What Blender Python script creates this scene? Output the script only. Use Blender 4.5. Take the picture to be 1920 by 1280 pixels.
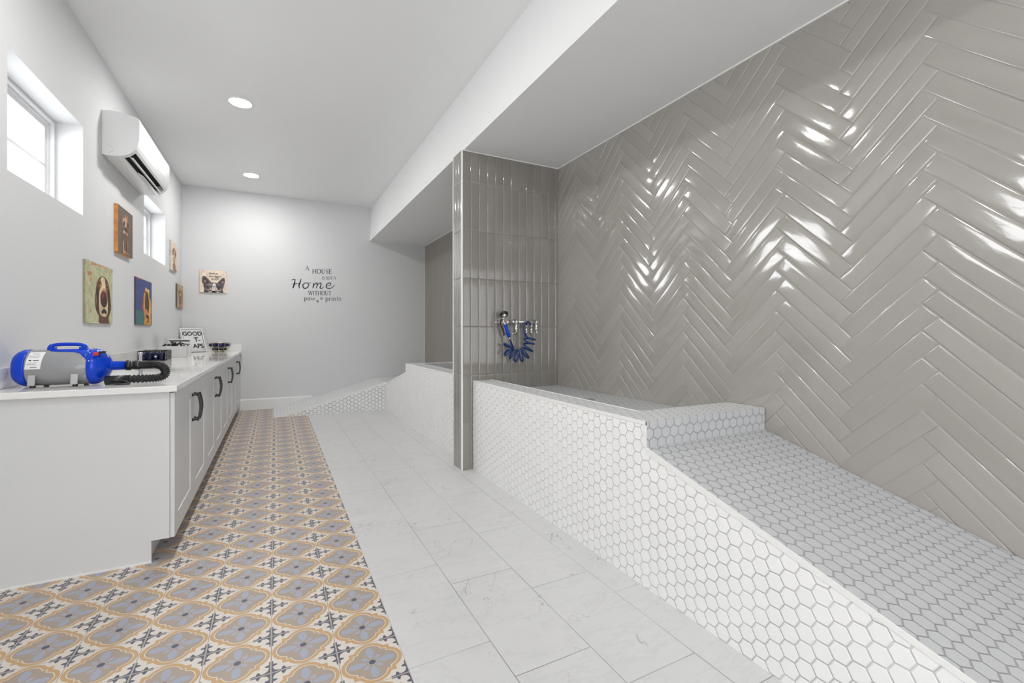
import bpy, bmesh, math, random
from mathutils import Vector, Matrix

# ------------------------------------------------------------------ camera, world, light, exposure
scene = bpy.context.scene
COL = scene.collection
for o in list(bpy.data.objects):
    bpy.data.objects.remove(o, do_unlink=True)

cam_data = bpy.data.cameras.new('camera')
cam = bpy.data.objects.new('camera', cam_data)
COL.objects.link(cam)
cam.location = (0.0, 0.0, 1.19)
cam.rotation_euler = (math.radians(90), 0, math.radians(-27.498))
cam_data.sensor_width = 36.0
cam_data.lens = 853.0 / 1920.0 * 36.0
cam_data.shift_y = -16.0 / 1920.0
cam_data.clip_start = 0.02
scene.camera = cam

world = bpy.data.worlds.new('daylight_sky')
scene.world = world
world.use_nodes = True
wb = world.node_tree.nodes['Background']
wb.inputs[0].default_value = (0.93, 0.96, 1.0, 1)
wb.inputs[1].default_value = 1.6

scene.view_settings.view_transform = 'Standard'
scene.view_settings.look = 'None'
scene.view_settings.gamma = 1.0
scene.view_settings.use_curve_mapping = False
scene.view_settings.exposure = 0.68

WINDOW_Y = [(-4.86, -3.84), (-2.16, -1.14), (0.76, 1.80), (3.237, 4.262), (5.95, 6.978)]
WIN_Z = (2.02, 2.65)
X_LEFT, X_RIGHT, Y_BACK, Y_FRONT, Z_CEIL, Z_SOFFIT = -1.208, 2.425, 8.11, -3.2, 3.355, 2.775

def area_light(name, loc, rot, sx, sy, power, color=(1, 1, 1)):
    d = bpy.data.lights.new(name, 'AREA')
    d.shape = 'RECTANGLE'; d.size = sx; d.size_y = sy
    d.energy = power; d.color = color
    o = bpy.data.objects.new(name, d)
    o.location = loc; o.rotation_euler = rot
    COL.objects.link(o)
    return o

for i, (a, b) in enumerate(WINDOW_Y[1:]):
    area_light('window_daylight', (-1.95, (a + b) / 2 + 0.12, 2.38), (0, math.radians(-90), 0), 1.0, 1.7, 17, (0.98, 0.99, 1.0))
area_light('rear_fill_light', (0.25, Y_FRONT - 0.45, 1.45), (math.radians(90), 0, 0), 2.9, 3.0, 70, (0.98, 0.99, 1.0))  # unseen fill lamp, added behind the camera to even out the room light

# ------------------------------------------------------------------ node expression helper
class E:
    tree = None
    def __init__(s, v): s.v = v
    @staticmethod
    def m(op, *a, clamp=False):
        n = E.tree.nodes.new('ShaderNodeMath'); n.operation = op; n.use_clamp = clamp
        for i, x in enumerate(a):
            v = x.v if isinstance(x, E) else x
            if isinstance(v, (int, float)): n.inputs[i].default_value = v
            else: E.tree.links.new(v, n.inputs[i])
        return E(n.outputs[0])
    def __add__(s, o): return E.m('ADD', s, o)
    __radd__ = __add__
    def __sub__(s, o): return E.m('SUBTRACT', s, o)
    def __rsub__(s, o): return E.m('SUBTRACT', o, s)
    def __mul__(s, o): return E.m('MULTIPLY', s, o)
    __rmul__ = __mul__
    def __truediv__(s, o): return E.m('DIVIDE', s, o)
    def abs(s): return E.m('ABSOLUTE', s)
    def fract(s): return E.m('FRACT', s)
    def floor(s): return E.m('FLOOR', s)
    def sqrt(s): return E.m('SQRT', s)
    def lt(s, o): return E.m('LESS_THAN', s, o)
    def gt(s, o): return E.m('GREATER_THAN', s, o)
def mn(a, b): return E.m('MINIMUM', a, b)
def mx(a, b): return E.m('MAXIMUM', a, b)
def ln(a, b): return (a * a + b * b).sqrt()
def smooth(x, a, b):
    n = E.tree.nodes.new('ShaderNodeMapRange'); n.interpolation_type = 'SMOOTHSTEP'
    E.tree.links.new(x.v, n.inputs[0]); n.inputs[1].default_value = a; n.inputs[2].default_value = b
    return E(n.outputs[0])
def mixf(f, a, b): return a + (b - a) * f if not isinstance(a, (int, float)) else E.m('ADD', E.m('MULTIPLY', E.m('SUBTRACT', b, a), f), a)
def colmix(f, a, b):
    n = E.tree.nodes.new('ShaderNodeMix'); n.data_type = 'RGBA'
    if isinstance(f, E): E.tree.links.new(f.v, n.inputs[0])
    else: n.inputs[0].default_value = f
    for i, c in ((6, a), (7, b)):
        if isinstance(c, tuple): n.inputs[i].default_value = c
        else: E.tree.links.new(c, n.inputs[i])
    return n.outputs[2]
def noise(vec, scale, detail=2, rough=0.5, dist=0.0, out=0):
    n = E.tree.nodes.new('ShaderNodeTexNoise')
    n.inputs['Scale'].default_value = scale; n.inputs['Detail'].default_value = detail
    n.inputs['Roughness'].default_value = rough; n.inputs['Distortion'].default_value = dist
    if vec is not None: E.tree.links.new(vec, n.inputs['Vector'])
    return E(n.outputs[out]) if out == 0 else n.outputs[out]
def combine(x, y, z=0.0):
    n = E.tree.nodes.new('ShaderNodeCombineXYZ')
    for i, c in enumerate((x, y, z)):
        if isinstance(c, E): E.tree.links.new(c.v, n.inputs[i])
        else: n.inputs[i].default_value = c
    return n.outputs[0]
def uv():
    n = E.tree.nodes.new('ShaderNodeUVMap')
    s = E.tree.nodes.new('ShaderNodeSeparateXYZ'); E.tree.links.new(n.outputs[0], s.inputs[0])
    return E(s.outputs[0]), E(s.outputs[1]), n.outputs[0]
def pos():
    n = E.tree.nodes.new('ShaderNodeNewGeometry')
    s = E.tree.nodes.new('ShaderNodeSeparateXYZ'); E.tree.links.new(n.outputs['Position'], s.inputs[0])
    return E(s.outputs[0]), E(s.outputs[1]), E(s.outputs[2]), n.outputs['Position']

def S(r, g, b):
    def f(c):
        c /= 255.0
        return c / 12.92 if c <= 0.04045 else ((c + 0.055) / 1.055) ** 2.4
    return (f(r), f(g), f(b), 1.0)

MATS = {}
def mat(name, col=None, rough=0.5, metal=0.0, spec=0.5, coat=0.0):
    m = bpy.data.materials.new(name); m.use_nodes = True
    b = m.node_tree.nodes['Principled BSDF']
    if col: b.inputs['Base Color'].default_value = col
    b.inputs['Roughness'].default_value = rough
    b.inputs['Metallic'].default_value = metal
    b.inputs['Specular IOR Level'].default_value = spec
    b.inputs['Coat Weight'].default_value = coat
    MATS[name] = m
    E.tree = m.node_tree
    return m, b
def setcol(b, sock): E.tree.links.new(sock, b.inputs['Base Color'])
def bump(b, h, dist, strength=1.0):
    n = E.tree.nodes.new('ShaderNodeBump')
    n.inputs['Strength'].default_value = strength; n.inputs['Distance'].default_value = dist
    E.tree.links.new(h.v if isinstance(h, E) else h, n.inputs['Height'])
    E.tree.links.new(n.outputs[0], b.inputs['Normal'])
def noisy(name, col, rough=0.5, metal=0.0, amp=0.06, scale=40, bdist=0.0003, spec=0.5, coat=0.0):
    """A plain surface with faint mottling and a fine surface grain."""
    m, b = mat(name, None, rough, metal, spec, coat)
    tc = E.tree.nodes.new('ShaderNodeTexCoord')
    n = noise(tc.outputs['Object'], scale, 3)
    d = tuple(c * (1 - amp) for c in col[:3]) + (1,)
    l = tuple(min(1, c * (1 + amp)) for c in col[:3]) + (1,)
    setcol(b, colmix(n, d, l))
    bump(b, noise(tc.outputs['Object'], scale * 6, 2), bdist, 0.3)
    return m

WHITE = noisy('white_paint', S(232, 232, 230), 0.5, amp=0.015)
WALL = noisy('grey_wall_paint', S(214, 215, 216), 0.75, amp=0.012, scale=6)
CEIL = noisy('ceiling_paint', S(238, 239, 239), 0.85, amp=0.01, scale=5)
CAB = noisy('cabinet_paint', S(216, 217, 218), 0.42, amp=0.01)
BASEB = noisy('baseboard_paint', S(228, 228, 227), 0.45, amp=0.01)
TRIMW = noisy('white_tile_trim', S(240, 240, 238), 0.25, amp=0.01)
BLACK = noisy('black_metal', S(28, 28, 30), 0.35, amp=0.1)
BLACKP = noisy('black_plastic', S(26, 26, 28), 0.3, amp=0.1)
DARK = noisy('dark_gap', S(14, 14, 14), 0.8, amp=0.1)
CHROME = noisy('chrome', S(225, 222, 218), 0.12, 1.0, amp=0.02)
BLUEP = noisy('blue_plastic', S(0, 60, 192), 0.25, amp=0.04, spec=0.35)
BLUEH = noisy('blue_hose', S(10, 54, 118), 0.25, amp=0.08, coat=0.2)
NAVY = noisy('navy_items', S(14, 24, 66), 0.4, amp=0.3, scale=25)
GREYM = noisy('grey_enamel', S(140, 141, 143), 0.35, 0.0, amp=0.02, coat=0.3)
ALU = noisy('aluminium', S(190, 190, 190), 0.35, 0.7, amp=0.03)
ACW = noisy('ac_plastic', S(228, 229, 229), 0.28, amp=0.006)
GOLD = noisy('brass_wire', S(215, 200, 170), 0.3, 1.0, amp=0.05)
INK = noisy('black_vinyl', S(26, 26, 28), 0.5, amp=0.05)
PAPER = noisy('paper_label', S(225, 225, 225), 0.6, amp=0.02)
RED = noisy('red_rocker', S(200, 45, 25), 0.3, amp=0.05)
VINYL = noisy('window_vinyl', S(238, 239, 240), 0.3, amp=0.005)

# countertop: white speckled quartz
m, b = mat('quartz', None, 0.06, spec=0.75); MQ = m
tc = E.tree.nodes.new('ShaderNodeTexCoord')
sp = smooth(noise(tc.outputs['Object'], 350, 2), 0.6, 0.72)
setcol(b, colmix(sp, S(236, 235, 233), S(212, 210, 206)))

# clear window glass
m, b = mat('window_glass'); GLASS = m
t = m.node_tree
out = t.nodes['Material Output']
tr = t.nodes.new('ShaderNodeBsdfTransparent'); gl = t.nodes.new('ShaderNodeBsdfGlossy'); gl.inputs['Roughness'].default_value = 0.02
fr = t.nodes.new('ShaderNodeLayerWeight'); fr.inputs[0].default_value = 0.5; E.tree = t
refl = E.m('POWER', E(fr.outputs['Facing']), 5.0) * 0.9 + 0.04
ms = t.nodes.new('ShaderNodeMixShader')
t.links.new(refl.v, ms.inputs[0]); t.links.new(tr.outputs[0], ms.inputs[1]); t.links.new(gl.outputs[0], ms.inputs[2])
t.links.new(ms.outputs[0], out.inputs[0])

# glowing downlight diffuser
m, b = mat('lamp_diffuser', S(255, 255, 255), 0.5); LAMP = m
b.inputs['Emission Color'].default_value = (1.0, 0.985, 0.965, 1); b.inputs['Emission Strength'].default_value = 170.0

# white hexagon mosaic (uv in metres, pointed along v)
def hexmat(name, pitch, col, grout, rough, grout2, gw=0.018):
    m, b = mat(name, None, rough, spec=0.5)
    u, v, vec = uv()
    U = u / pitch; V = v / (pitch * math.sqrt(3))
    ax = U.fract() - 0.5; ay = (V.fract() - 0.5) * math.sqrt(3)
    bx = (U + 0.5).fract() - 0.5; by = ((V + 0.5).fract() - 0.5) * math.sqrt(3)
    sel = (ax * ax + ay * ay).lt(bx * bx + by * by)
    gx = (bx + (ax - bx) * sel).abs(); gy = (by + (ay - by) * sel).abs()
    d = mx(gx, gx * 0.5 + gy * 0.8660254)
    mask = smooth(d, 0.5 - gw - 0.006, 0.5 - gw + 0.004)
    gn = smooth(noise(vec, 5.0, 2), 0.45, 0.62)
    gc = colmix(gn, grout, grout2)
    idn = noise(combine((U + 0.5 * (1 - sel)).floor(), (V + 0.5 * (1 - sel)).floor(), sel), 7.3, 0)
    tcol = colmix(idn, tuple(c * 0.97 for c in col[:3]) + (1,), tuple(min(1, c * 1.03) for c in col[:3]) + (1,))
    setcol(b, colmix(mask, tcol, gc))
    E.tree.links.new(mixf(mask, rough, 0.8).v, b.inputs['Roughness'])
    bump(b, smooth(d, 0.5 - gw + 0.005, 0.5 - gw - 0.06), 0.0022, 1.0)
    return m
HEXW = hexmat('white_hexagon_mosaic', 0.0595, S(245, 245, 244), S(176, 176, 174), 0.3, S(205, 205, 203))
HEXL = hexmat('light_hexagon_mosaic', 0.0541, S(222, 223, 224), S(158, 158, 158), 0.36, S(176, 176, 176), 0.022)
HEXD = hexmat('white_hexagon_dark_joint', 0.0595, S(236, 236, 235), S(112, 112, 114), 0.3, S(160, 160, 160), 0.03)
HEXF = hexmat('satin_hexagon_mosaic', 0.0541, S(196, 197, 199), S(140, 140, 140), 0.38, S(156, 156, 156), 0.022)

# marble look porcelain planks, staggered joints
m, b = mat('marble_porcelain', None, 0.32, spec=0.5); MARB = m
px, py, pz, P = pos()
row = ((px - 0.4145) / 0.3235).floor()
fx = ((px - 0.4145) / 0.3235).fract()
fy = ((py - 2.25 + row * 0.205) / 0.652)
tid = fy.floor(); fy = fy.fract()
gx = mn(fx, 1 - fx) * 0.3235; gy = mn(fy, 1 - fy) * 0.652
g = mn(gx, gy)
off = combine(px + row * 3.7, py + tid * 5.3, row + tid * 2.1)
warp = noise(off, 2.2, 4, 0.6)
vein1 = (noise(combine(px * 2.1 + warp * 1.6 + row * 3.7, py * 1.1 + warp * 1.3 + tid * 5.3, row * 1.3 + tid * 2.1), 1.7, 4, 0.6) - 0.5).abs()
v1 = 1 - smooth(vein1, 0.0, 0.007)
vm = smooth(noise(off, 3.1, 2), 0.48, 0.72)
vein2 = (noise(combine(px * 1.0 + row * 1.7 + warp * 0.5, py * 2.6 + tid * 2.3, tid * 3.3), 3.0, 5, 0.7) - 0.5).abs()
v2 = (1 - smooth(vein2, 0.0, 0.03)) * 0.35
cloud = noise(off, 4.0, 5, 0.65)
base = colmix(cloud, S(200, 200, 200), S(213, 213, 213))
c = colmix(v2 * 0.6, base, S(178, 178, 178))
c = colmix(v1 * vm * 0.75, c, S(128, 128, 130))
gm = 1 - smooth(g, 0.0008, 0.0022)
gcol = colmix(smooth(noise(P, 1.6, 2), 0.42, 0.62), S(172, 172, 171), S(112, 112, 112))
setcol(b, colmix(gm * 0.85, c, gcol))
bump(b, smooth(g, 0.0005, 0.003), 0.0008, 0.7)

# encaustic pattern tile
T = 0.2165
m, b = mat('encaustic_pattern_tile', None, 0.42, spec=0.4); PATT = m
px, py, pz, P = pos()
ax = (((px - 0.42) / T).fract() - 0.5).abs()
ay = (((py - 2.235) / T).fract() - 0.5).abs()
p = mx(ax, ay); q = mn(ax, ay)
med = mn(ln(p - 0.215, q) - 0.272, p - 0.334)
CREAM, GOLDC, TAUPE, LBLUE, SLATE = S(213, 206, 198), S(192, 158, 117), S(166, 152, 140), S(160, 166, 182), S(84, 88, 104)
c = colmix(0.0, CREAM, CREAM)
grain = noise(P, 260, 2)
c = colmix(med.lt(0.0), c, GOLDC)
med2 = mn(ln(p - 0.215, q) - 0.212, p - 0.272)
c = colmix(med2.lt(0.0), c, S(222, 207, 186))
med3 = mn(ln(p - 0.215, q) - 0.199, p - 0.259)
c = colmix(med3.lt(0.0), c, TAUPE)
e1 = ln((p - 0.232) / 0.142, q / (0.030 + 0.036 * smooth(p, 0.06, 0.22)))
c = colmix(e1.lt(1.0), c, LBLUE)
dd = (p + q) * 0.70711; de = (p - q) * 0.70711
e2 = ln((dd - 0.145) / 0.055, de / 0.036)
c = colmix(e2.lt(1.0), c, LBLUE)
c = colmix(ln(p, q).lt(0.072), c, S(172, 168, 172))
c = colmix(ln(p, q).lt(0.056), c, SLATE)
cx = 0.5 - ax; cy = 0.5 - ay
A_ = mx(cx, cy); B_ = mn(cx, cy)
stem = B_.lt(0.031 + 0.03 * smooth(A_, 0.10, 0.03)) * A_.lt(0.292)
blob = ln((A_ - 0.185) / 0.034, B_ / 0.092).lt(1.0)
arm = mx(stem, blob)
flare = (ln(A_ - 0.11, B_ - 0.11)).gt(0.072) * A_.lt(0.11)
arm = mx(arm, flare)
c = colmix(arm, c, SLATE)
cl = B_.lt(0.010) * A_.lt(0.31)
c = colmix(cl, c, S(222, 210, 192))
edge = mn(cx, cy)
c = colmix(edge.lt(0.0045), c, S(128, 118, 108))
hi = E.tree.nodes.new('ShaderNodeHueSaturation')
E.tree.links.new(mixf(grain, 0.93, 1.03).v, hi.inputs['Value']); E.tree.links.new(c, hi.inputs['Color'])
setcol(b, hi.outputs[0])
bump(b, smooth(edge, 0.002, 0.009), 0.0006, 0.6)

# glazed taupe wall tile: colour attribute carries one random value per tile
def glazed(name, ca, cb, sx, sy):
    m, b = mat(name, None, 0.09, spec=0.9, coat=0.8)
    at = E.tree.nodes.new('ShaderNodeAttribute'); at.attribute_name = 'tile_tone'
    u, v, vec = uv()
    soft = noise(combine(u * sx, v * sy, E(at.outputs['Fac']) * 40), 1.0, 3, 0.6)
    tone = E(at.outputs['Fac']) * 0.5 + soft * 0.5
    setcol(b, colmix(tone, ca, cb))
    big = noise(combine(u * 5, v * 16, E(at.outputs['Fac']) * 77), 1.0, 2, 0.5)
    fine = noise(combine(u * 90, v * 170, E(at.outputs['Fac']) * 13), 1.0, 2, 0.6)
    h = big * 1.0 + fine * 0.10
    bump(b, h, 0.0016, 0.6)
    return m
TILEG = glazed('taupe_glazed_tile', S(155, 151, 145), S(169, 165, 159), 5, 14)
TILEP = glazed('taupe_stacked_tile_shaded', S(128, 124, 118), S(144, 140, 134), 5, 14)  # darker copy for the partition, its weaker light toned into the colours
GROUTT = noisy('taupe_grout', S(160, 156, 150), 0.8, amp=0.05)
m, b = mat('brushed_stone_panel', None, 0.28, spec=0.5); STONE = m
px, py, pz, P = pos()
n1 = noise(combine(py * 3 + pz * 0.6, pz * 0.9, 0), 2.0, 5, 0.6)
n2 = noise(combine(py * 14 + pz * 4, pz * 3, 1), 2.0, 3, 0.6)
setcol(b, colmix(n1 * 0.6 + n2 * 0.4, S(120, 115, 107), S(164, 159, 151)))
bump(b, n2, 0.0006, 0.4)

# ------------------------------------------------------------------ mesh helpers
class MB:
    def __init__(s): s.v = []; s.f = []; s.mi = []; s.uv = []; s.tone = None; s.sm = []
    def poly(s, pts, mi=0, uvs=None, smooth=False):
        i = len(s.v); s.v += [tuple(p) for p in pts]
        s.f.append(tuple(range(i, i + len(pts)))); s.mi.append(mi); s.uv.append(uvs); s.sm.append(smooth)
    def faces(s, verts, faces, mi=0, smooth=False):
        i = len(s.v); s.v += [tuple(p) for p in verts]
        for f in faces: s.f.append(tuple(i + k for k in f)); s.mi.append(mi); s.uv.append(None); s.sm.append(smooth)
    def box(s, a, b, mi=0):
        x0, y0, z0 = a; x1, y1, z1 = b
        V = [(x0,y0,z0),(x1,y0,z0),(x1,y1,z0),(x0,y1,z0),(x0,y0,z1),(x1,y0,z1),(x1,y1,z1),(x0,y1,z1)]
        s.faces(V, [(0,3,2,1),(4,5,6,7),(0,1,5,4),(1,2,6,5),(2,3,7,6),(3,0,4,7)], mi)
        return s
    def tube(s, pts, r, n=12, mi=0, caps=True, closed=False):
        pts = [Vector(p) for p in pts]; N = len(pts)
        rs = r if isinstance(r, (list, tuple)) else [r] * N
        rings = []; up = None
        for i, p in enumerate(pts):
            if closed: t = (pts[(i + 1) % N] - pts[i - 1]).normalized()
            else: t = (pts[min(i + 1, N - 1)] - pts[max(i - 1, 0)]).normalized()
            if up is None:
                up = Vector((0, 0, 1)) if abs(t.z) < 0.9 else Vector((1, 0, 0))
            a = t.cross(up)
            if a.length < 1e-6: a = t.cross(Vector((0, 1, 0)))
            a.normalize(); bb = a.cross(t).normalized(); up = bb
            rings.append([p + (a * math.cos(2 * math.pi * k / n) + bb * math.sin(2 * math.pi * k / n)) * rs[i] for k in range(n)])
        V = [q for R in rings for q in R]; F = []
        for i in range(N if closed else N - 1):
            for k in range(n):
                j = (i + 1) % N
                F.append((i * n + k, i * n + (k + 1) % n, j * n + (k + 1) % n, j * n + k))
        s.faces(V, F, mi, True)
        if caps and not closed:
            s.poly(rings[0][::-1], mi); s.poly(rings[-1], mi)
        return s
    def lathe(s, prof, origin, axis='z', n=32, mi=0, smooth=True):
        """prof: list of (r, h) along the axis"""
        V = []
        for r, h in prof:
            for k in range(n):
                c, q = math.cos(2 * math.pi * k / n) * r, math.sin(2 * math.pi * k / n) * r
                p = {'z': (c, q, h), 'x': (h, c, q), 'y': (q, h, c)}[axis]
                V.append((p[0] + origin[0], p[1] + origin[1], p[2] + origin[2]))
        F = [(i * n + k, i * n + (k + 1) % n, (i + 1) * n + (k + 1) % n, (i + 1) * n + k) for i in range(len(prof) - 1) for k in range(n)]
        s.faces(V, F, mi, smooth)
        if prof[0][0] > 1e-5: s.poly(V[:n][::-1], mi)
        if prof[-1][0] > 1e-5: s.poly(V[-n:], mi)
        return s
    def prism(s, prof, axis, a, b, mi=0, smooth=False):
        """prof: closed 2D outline; axis x: (y,z); y: (x,z); z: (x,y)"""
        def P3(p, t): return {'x': (t, p[0], p[1]), 'y': (p[0], t, p[1]), 'z': (p[0], p[1], t)}[axis]
        n = len(prof); A = [P3(p, a) for p in prof]; B = [P3(p, b) for p in prof]
        s.faces(A + B, [(k, (k + 1) % n, n + (k + 1) % n, n + k) for k in range(n)], mi, smooth)
        s.poly(A[::-1], mi); s.poly(B, mi)
        return s
    def build(s, name, mats, parent=None, bevel=0.0, fix=True, seg=2, merge=True, origin=None):
        me = bpy.data.meshes.new(name)
        me.from_pydata(s.v, [], s.f)
        if not isinstance(mats, (list, tuple)): mats = [mats]
        for m in mats: me.materials.append(m)
        me.polygons.foreach_set('material_index', s.mi)
        me.polygons.foreach_set('use_smooth', s.sm)
        if any(u is not None for u in s.uv):
            L = me.uv_layers.new(name='UVMap'); k = 0
            for f, u in zip(s.f, s.uv):
                for j in range(len(f)):
                    L.data[k].uv = u[j] if u else (0, 0); k += 1
        if s.tone is not None:
            A = me.attributes.new('tile_tone', 'FLOAT', 'FACE'); A.data.foreach_set('value', s.tone)
        if merge or fix:
            bm = bmesh.new(); bm.from_mesh(me)
            if merge: bmesh.ops.remove_doubles(bm, verts=bm.verts, dist=1e-5)
            if fix: bmesh.ops.recalc_face_normals(bm, faces=bm.faces)
            bm.to_mesh(me); bm.free()
        me.update()
        o = bpy.data.objects.new(name, me); COL.objects.link(o)
        if parent is not None: o.parent = parent; o.matrix_parent_inverse = Matrix.Identity(4)
        if parent is not None and parent.type == 'EMPTY' and parent.location.length > 0:
            off = parent.location
            me.transform(Matrix.Translation(-off))
        elif parent is not None and parent.get('_org') is not None:
            me.transform(Matrix.Translation(-Vector(parent['_org'])))
        if parent is not None:
            o['_org'] = list(parent.location) if parent.type == 'EMPTY' else list(parent.get('_org', (0, 0, 0)))
        if bevel > 0:
            md = o.modifiers.new('bevel', 'BEVEL'); md.width = bevel; md.segments = seg; md.limit_method = 'ANGLE'; md.angle_limit = math.radians(40)
            md.harden_normals = False
        return o
def tag(o, label=None, cat=None, group=None, kind=None):
    if label: o['label'] = label
    if cat: o['category'] = cat
    if group: o['group'] = group
    if kind: o['kind'] = kind
    return o
def thing(name, loc, label, cat, group=None, rz=0.0):
    o = bpy.data.objects.new(name, None); COL.objects.link(o)
    o.location = loc; o.rotation_euler = (0, 0, rz); o.empty_display_size = 0.1
    return tag(o, label, cat, group)
def struct(name, mb, mats, **k): return tag(mb.build(name, mats, **k), kind='structure')
def catmull(P, n=6, closed=False):
    P = [Vector(p) for p in P]; out = []; N = len(P)
    rng = range(N) if closed else range(N - 1)
    for i in rng:
        p0 = P[i - 1] if (closed or i > 0) else P[0] * 2 - P[1]
        p1 = P[i]; p2 = P[(i + 1) % N]
        p3 = P[(i + 2) % N] if (closed or i + 2 < N) else P[-1] * 2 - P[-2]
        for k in range(n):
            t = k / n
            out.append(0.5 * ((2 * p1) + (p2 - p0) * t + (2 * p0 - 5 * p1 + 4 * p2 - p3) * t * t + (3 * p1 - p0 - 3 * p2 + p3) * t ** 3))
    if not closed: out.append(P[-1])
    return out

# ------------------------------------------------------------------ room shell
XR = X_RIGHT + 0.02
mb = MB(); mb.box((0.42, Y_FRONT, -0.1), (X_RIGHT + 0.1, Y_BACK + 0.05, 0.0)); struct('floor', mb, MARB)
mb = MB(); mb.box((X_LEFT - 0.1, Y_FRONT, -0.1), (0.42, Y_BACK + 0.05, 0.0)); struct('floor', mb, PATT)
mb = MB(); mb.box((X_LEFT - 0.25, Y_FRONT - 0.2, Z_CEIL), (1.52, Y_BACK + 0.2, Z_CEIL + 0.1)); struct('ceiling', mb, CEIL)
mb = MB(); mb.prism([(1.448, Z_SOFFIT), (X_RIGHT + 0.2, Z_SOFFIT), (X_RIGHT + 0.2, Z_CEIL + 0.1), (1.49, Z_CEIL + 0.1)], 'y', Y_FRONT - 0.2, Y_BACK + 0.2)
struct('ceiling', mb, CEIL)
mb = MB(); mb.box((X_LEFT - 0.25, Y_BACK, -0.1), (X_RIGHT + 0.2, Y_BACK + 0.15, Z_CEIL + 0.1)); struct('wall_back', mb, WALL)
# rear wall behind the camera, tall glazed opening added for fill light
mb = MB()
for a, c in (((X_LEFT - 0.25, 0), (-0.75, Z_CEIL)), ((1.35, 0), (X_RIGHT + 0.2, Z_CEIL)), ((-0.75, 2.75), (1.35, Z_CEIL))):
    mb.box((a[0], Y_FRONT - 0.15, a[1] - 0.05), (c[0], Y_FRONT, c[1] + 0.05))
struct('wall_front', mb, WALL)
mb = MB()
for x0, x1 in ((-0.75, -0.68), (0.265, 0.335), (1.28, 1.35)): mb.box((x0, Y_FRONT - 0.1, 0), (x1, Y_FRONT - 0.04, 2.75))
for z0, z1 in ((0, 0.1), (2.68, 2.75)): mb.box((-0.75, Y_FRONT - 0.1, z0), (1.35, Y_FRONT - 0.04, z1))
dr = struct('fill_door_1', mb, VINYL)  # unseen glazed door, made up to go with the rear fill lamp
mb = MB(); mb.box((-0.70, Y_FRONT - 0.075, 0.05), (1.30, Y_FRONT - 0.07, 2.70)); mb.build('pane', GLASS, dr)

# left wall with deep window recesses
def wall_with_holes(x_in, x_out, y0, y1, z0, z1, holes, zh):
    mb = MB(); ys = [y0] + [v for h in holes for v in h] + [y1]
    mb.box((x_out, y0, z0), (x_in, y1, zh[0])); mb.box((x_out, y0, zh[1]), (x_in, y1, z1))
    for i in range(0, len(ys), 2): mb.box((x_out, ys[i], zh[0]), (x_in, ys[i + 1], zh[1]))
    return mb
holes = WINDOW_Y[1:]
struct('wall_left', wall_with_holes(X_LEFT, X_LEFT - 0.21, Y_FRONT, Y_BACK + 0.1, -0.1, Z_CEIL + 0.05, holes, WIN_Z), WALL, merge=False)
for i, (y0, y1) in enumerate(holes):
    z0, z1 = WIN_Z
    def ring(mb, x0, x1, inset, w):
        a, c, d, e = y0 + inset, y1 - inset, z0 + inset, z1 - inset
        mb.box((x0, a, d), (x1, a + w, e)); mb.box((x0, c - w, d), (x1, c, e))
        mb.box((x0, a + w, d), (x1, c - w, d + w)); mb.box((x0, a + w, e - w), (x1, c - w, e))
    mb = MB(); ring(mb, -1.405, -1.352, 0.0, 0.022)
    fr = struct('window_%d' % (i + 1), mb, VINYL, bevel=0.002, merge=False)
    mb = MB(); ring(mb, -1.418, -1.385, 0.022, 0.045); ring(mb, -1.41, -1.377, 0.022, 0.016)
    mb.build('sash', VINYL, fr, bevel=0.002, merge=False)
    mb = MB(); mb.box((-1.405, y0 + 0.06, 2.315), (-1.385, y1 - 0.06, 2.335)); mb.build('muntin', VINYL, fr)
    mb = MB(); mb.box((-1.400, y0 + 0.06, z0 + 0.06), (-1.396, y1 - 0.06, z1 - 0.06)); mb.build('pane', GLASS, fr)

# baseboards
mb = MB(); mb.prism([(Y_BACK, 0), (Y_BACK - 0.016, 0), (Y_BACK - 0.016, 0.155), (Y_BACK - 0.008, 0.168), (Y_BACK, 0.168)], 'x', -0.53, 0.54)
struct('baseboard_back', mb, BASEB)
mb = MB(); mb.box((X_LEFT, Y_FRONT, 0), (X_LEFT + 0.015, 2.95, 0.165)); struct('baseboard_left', mb, BASEB)

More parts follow.
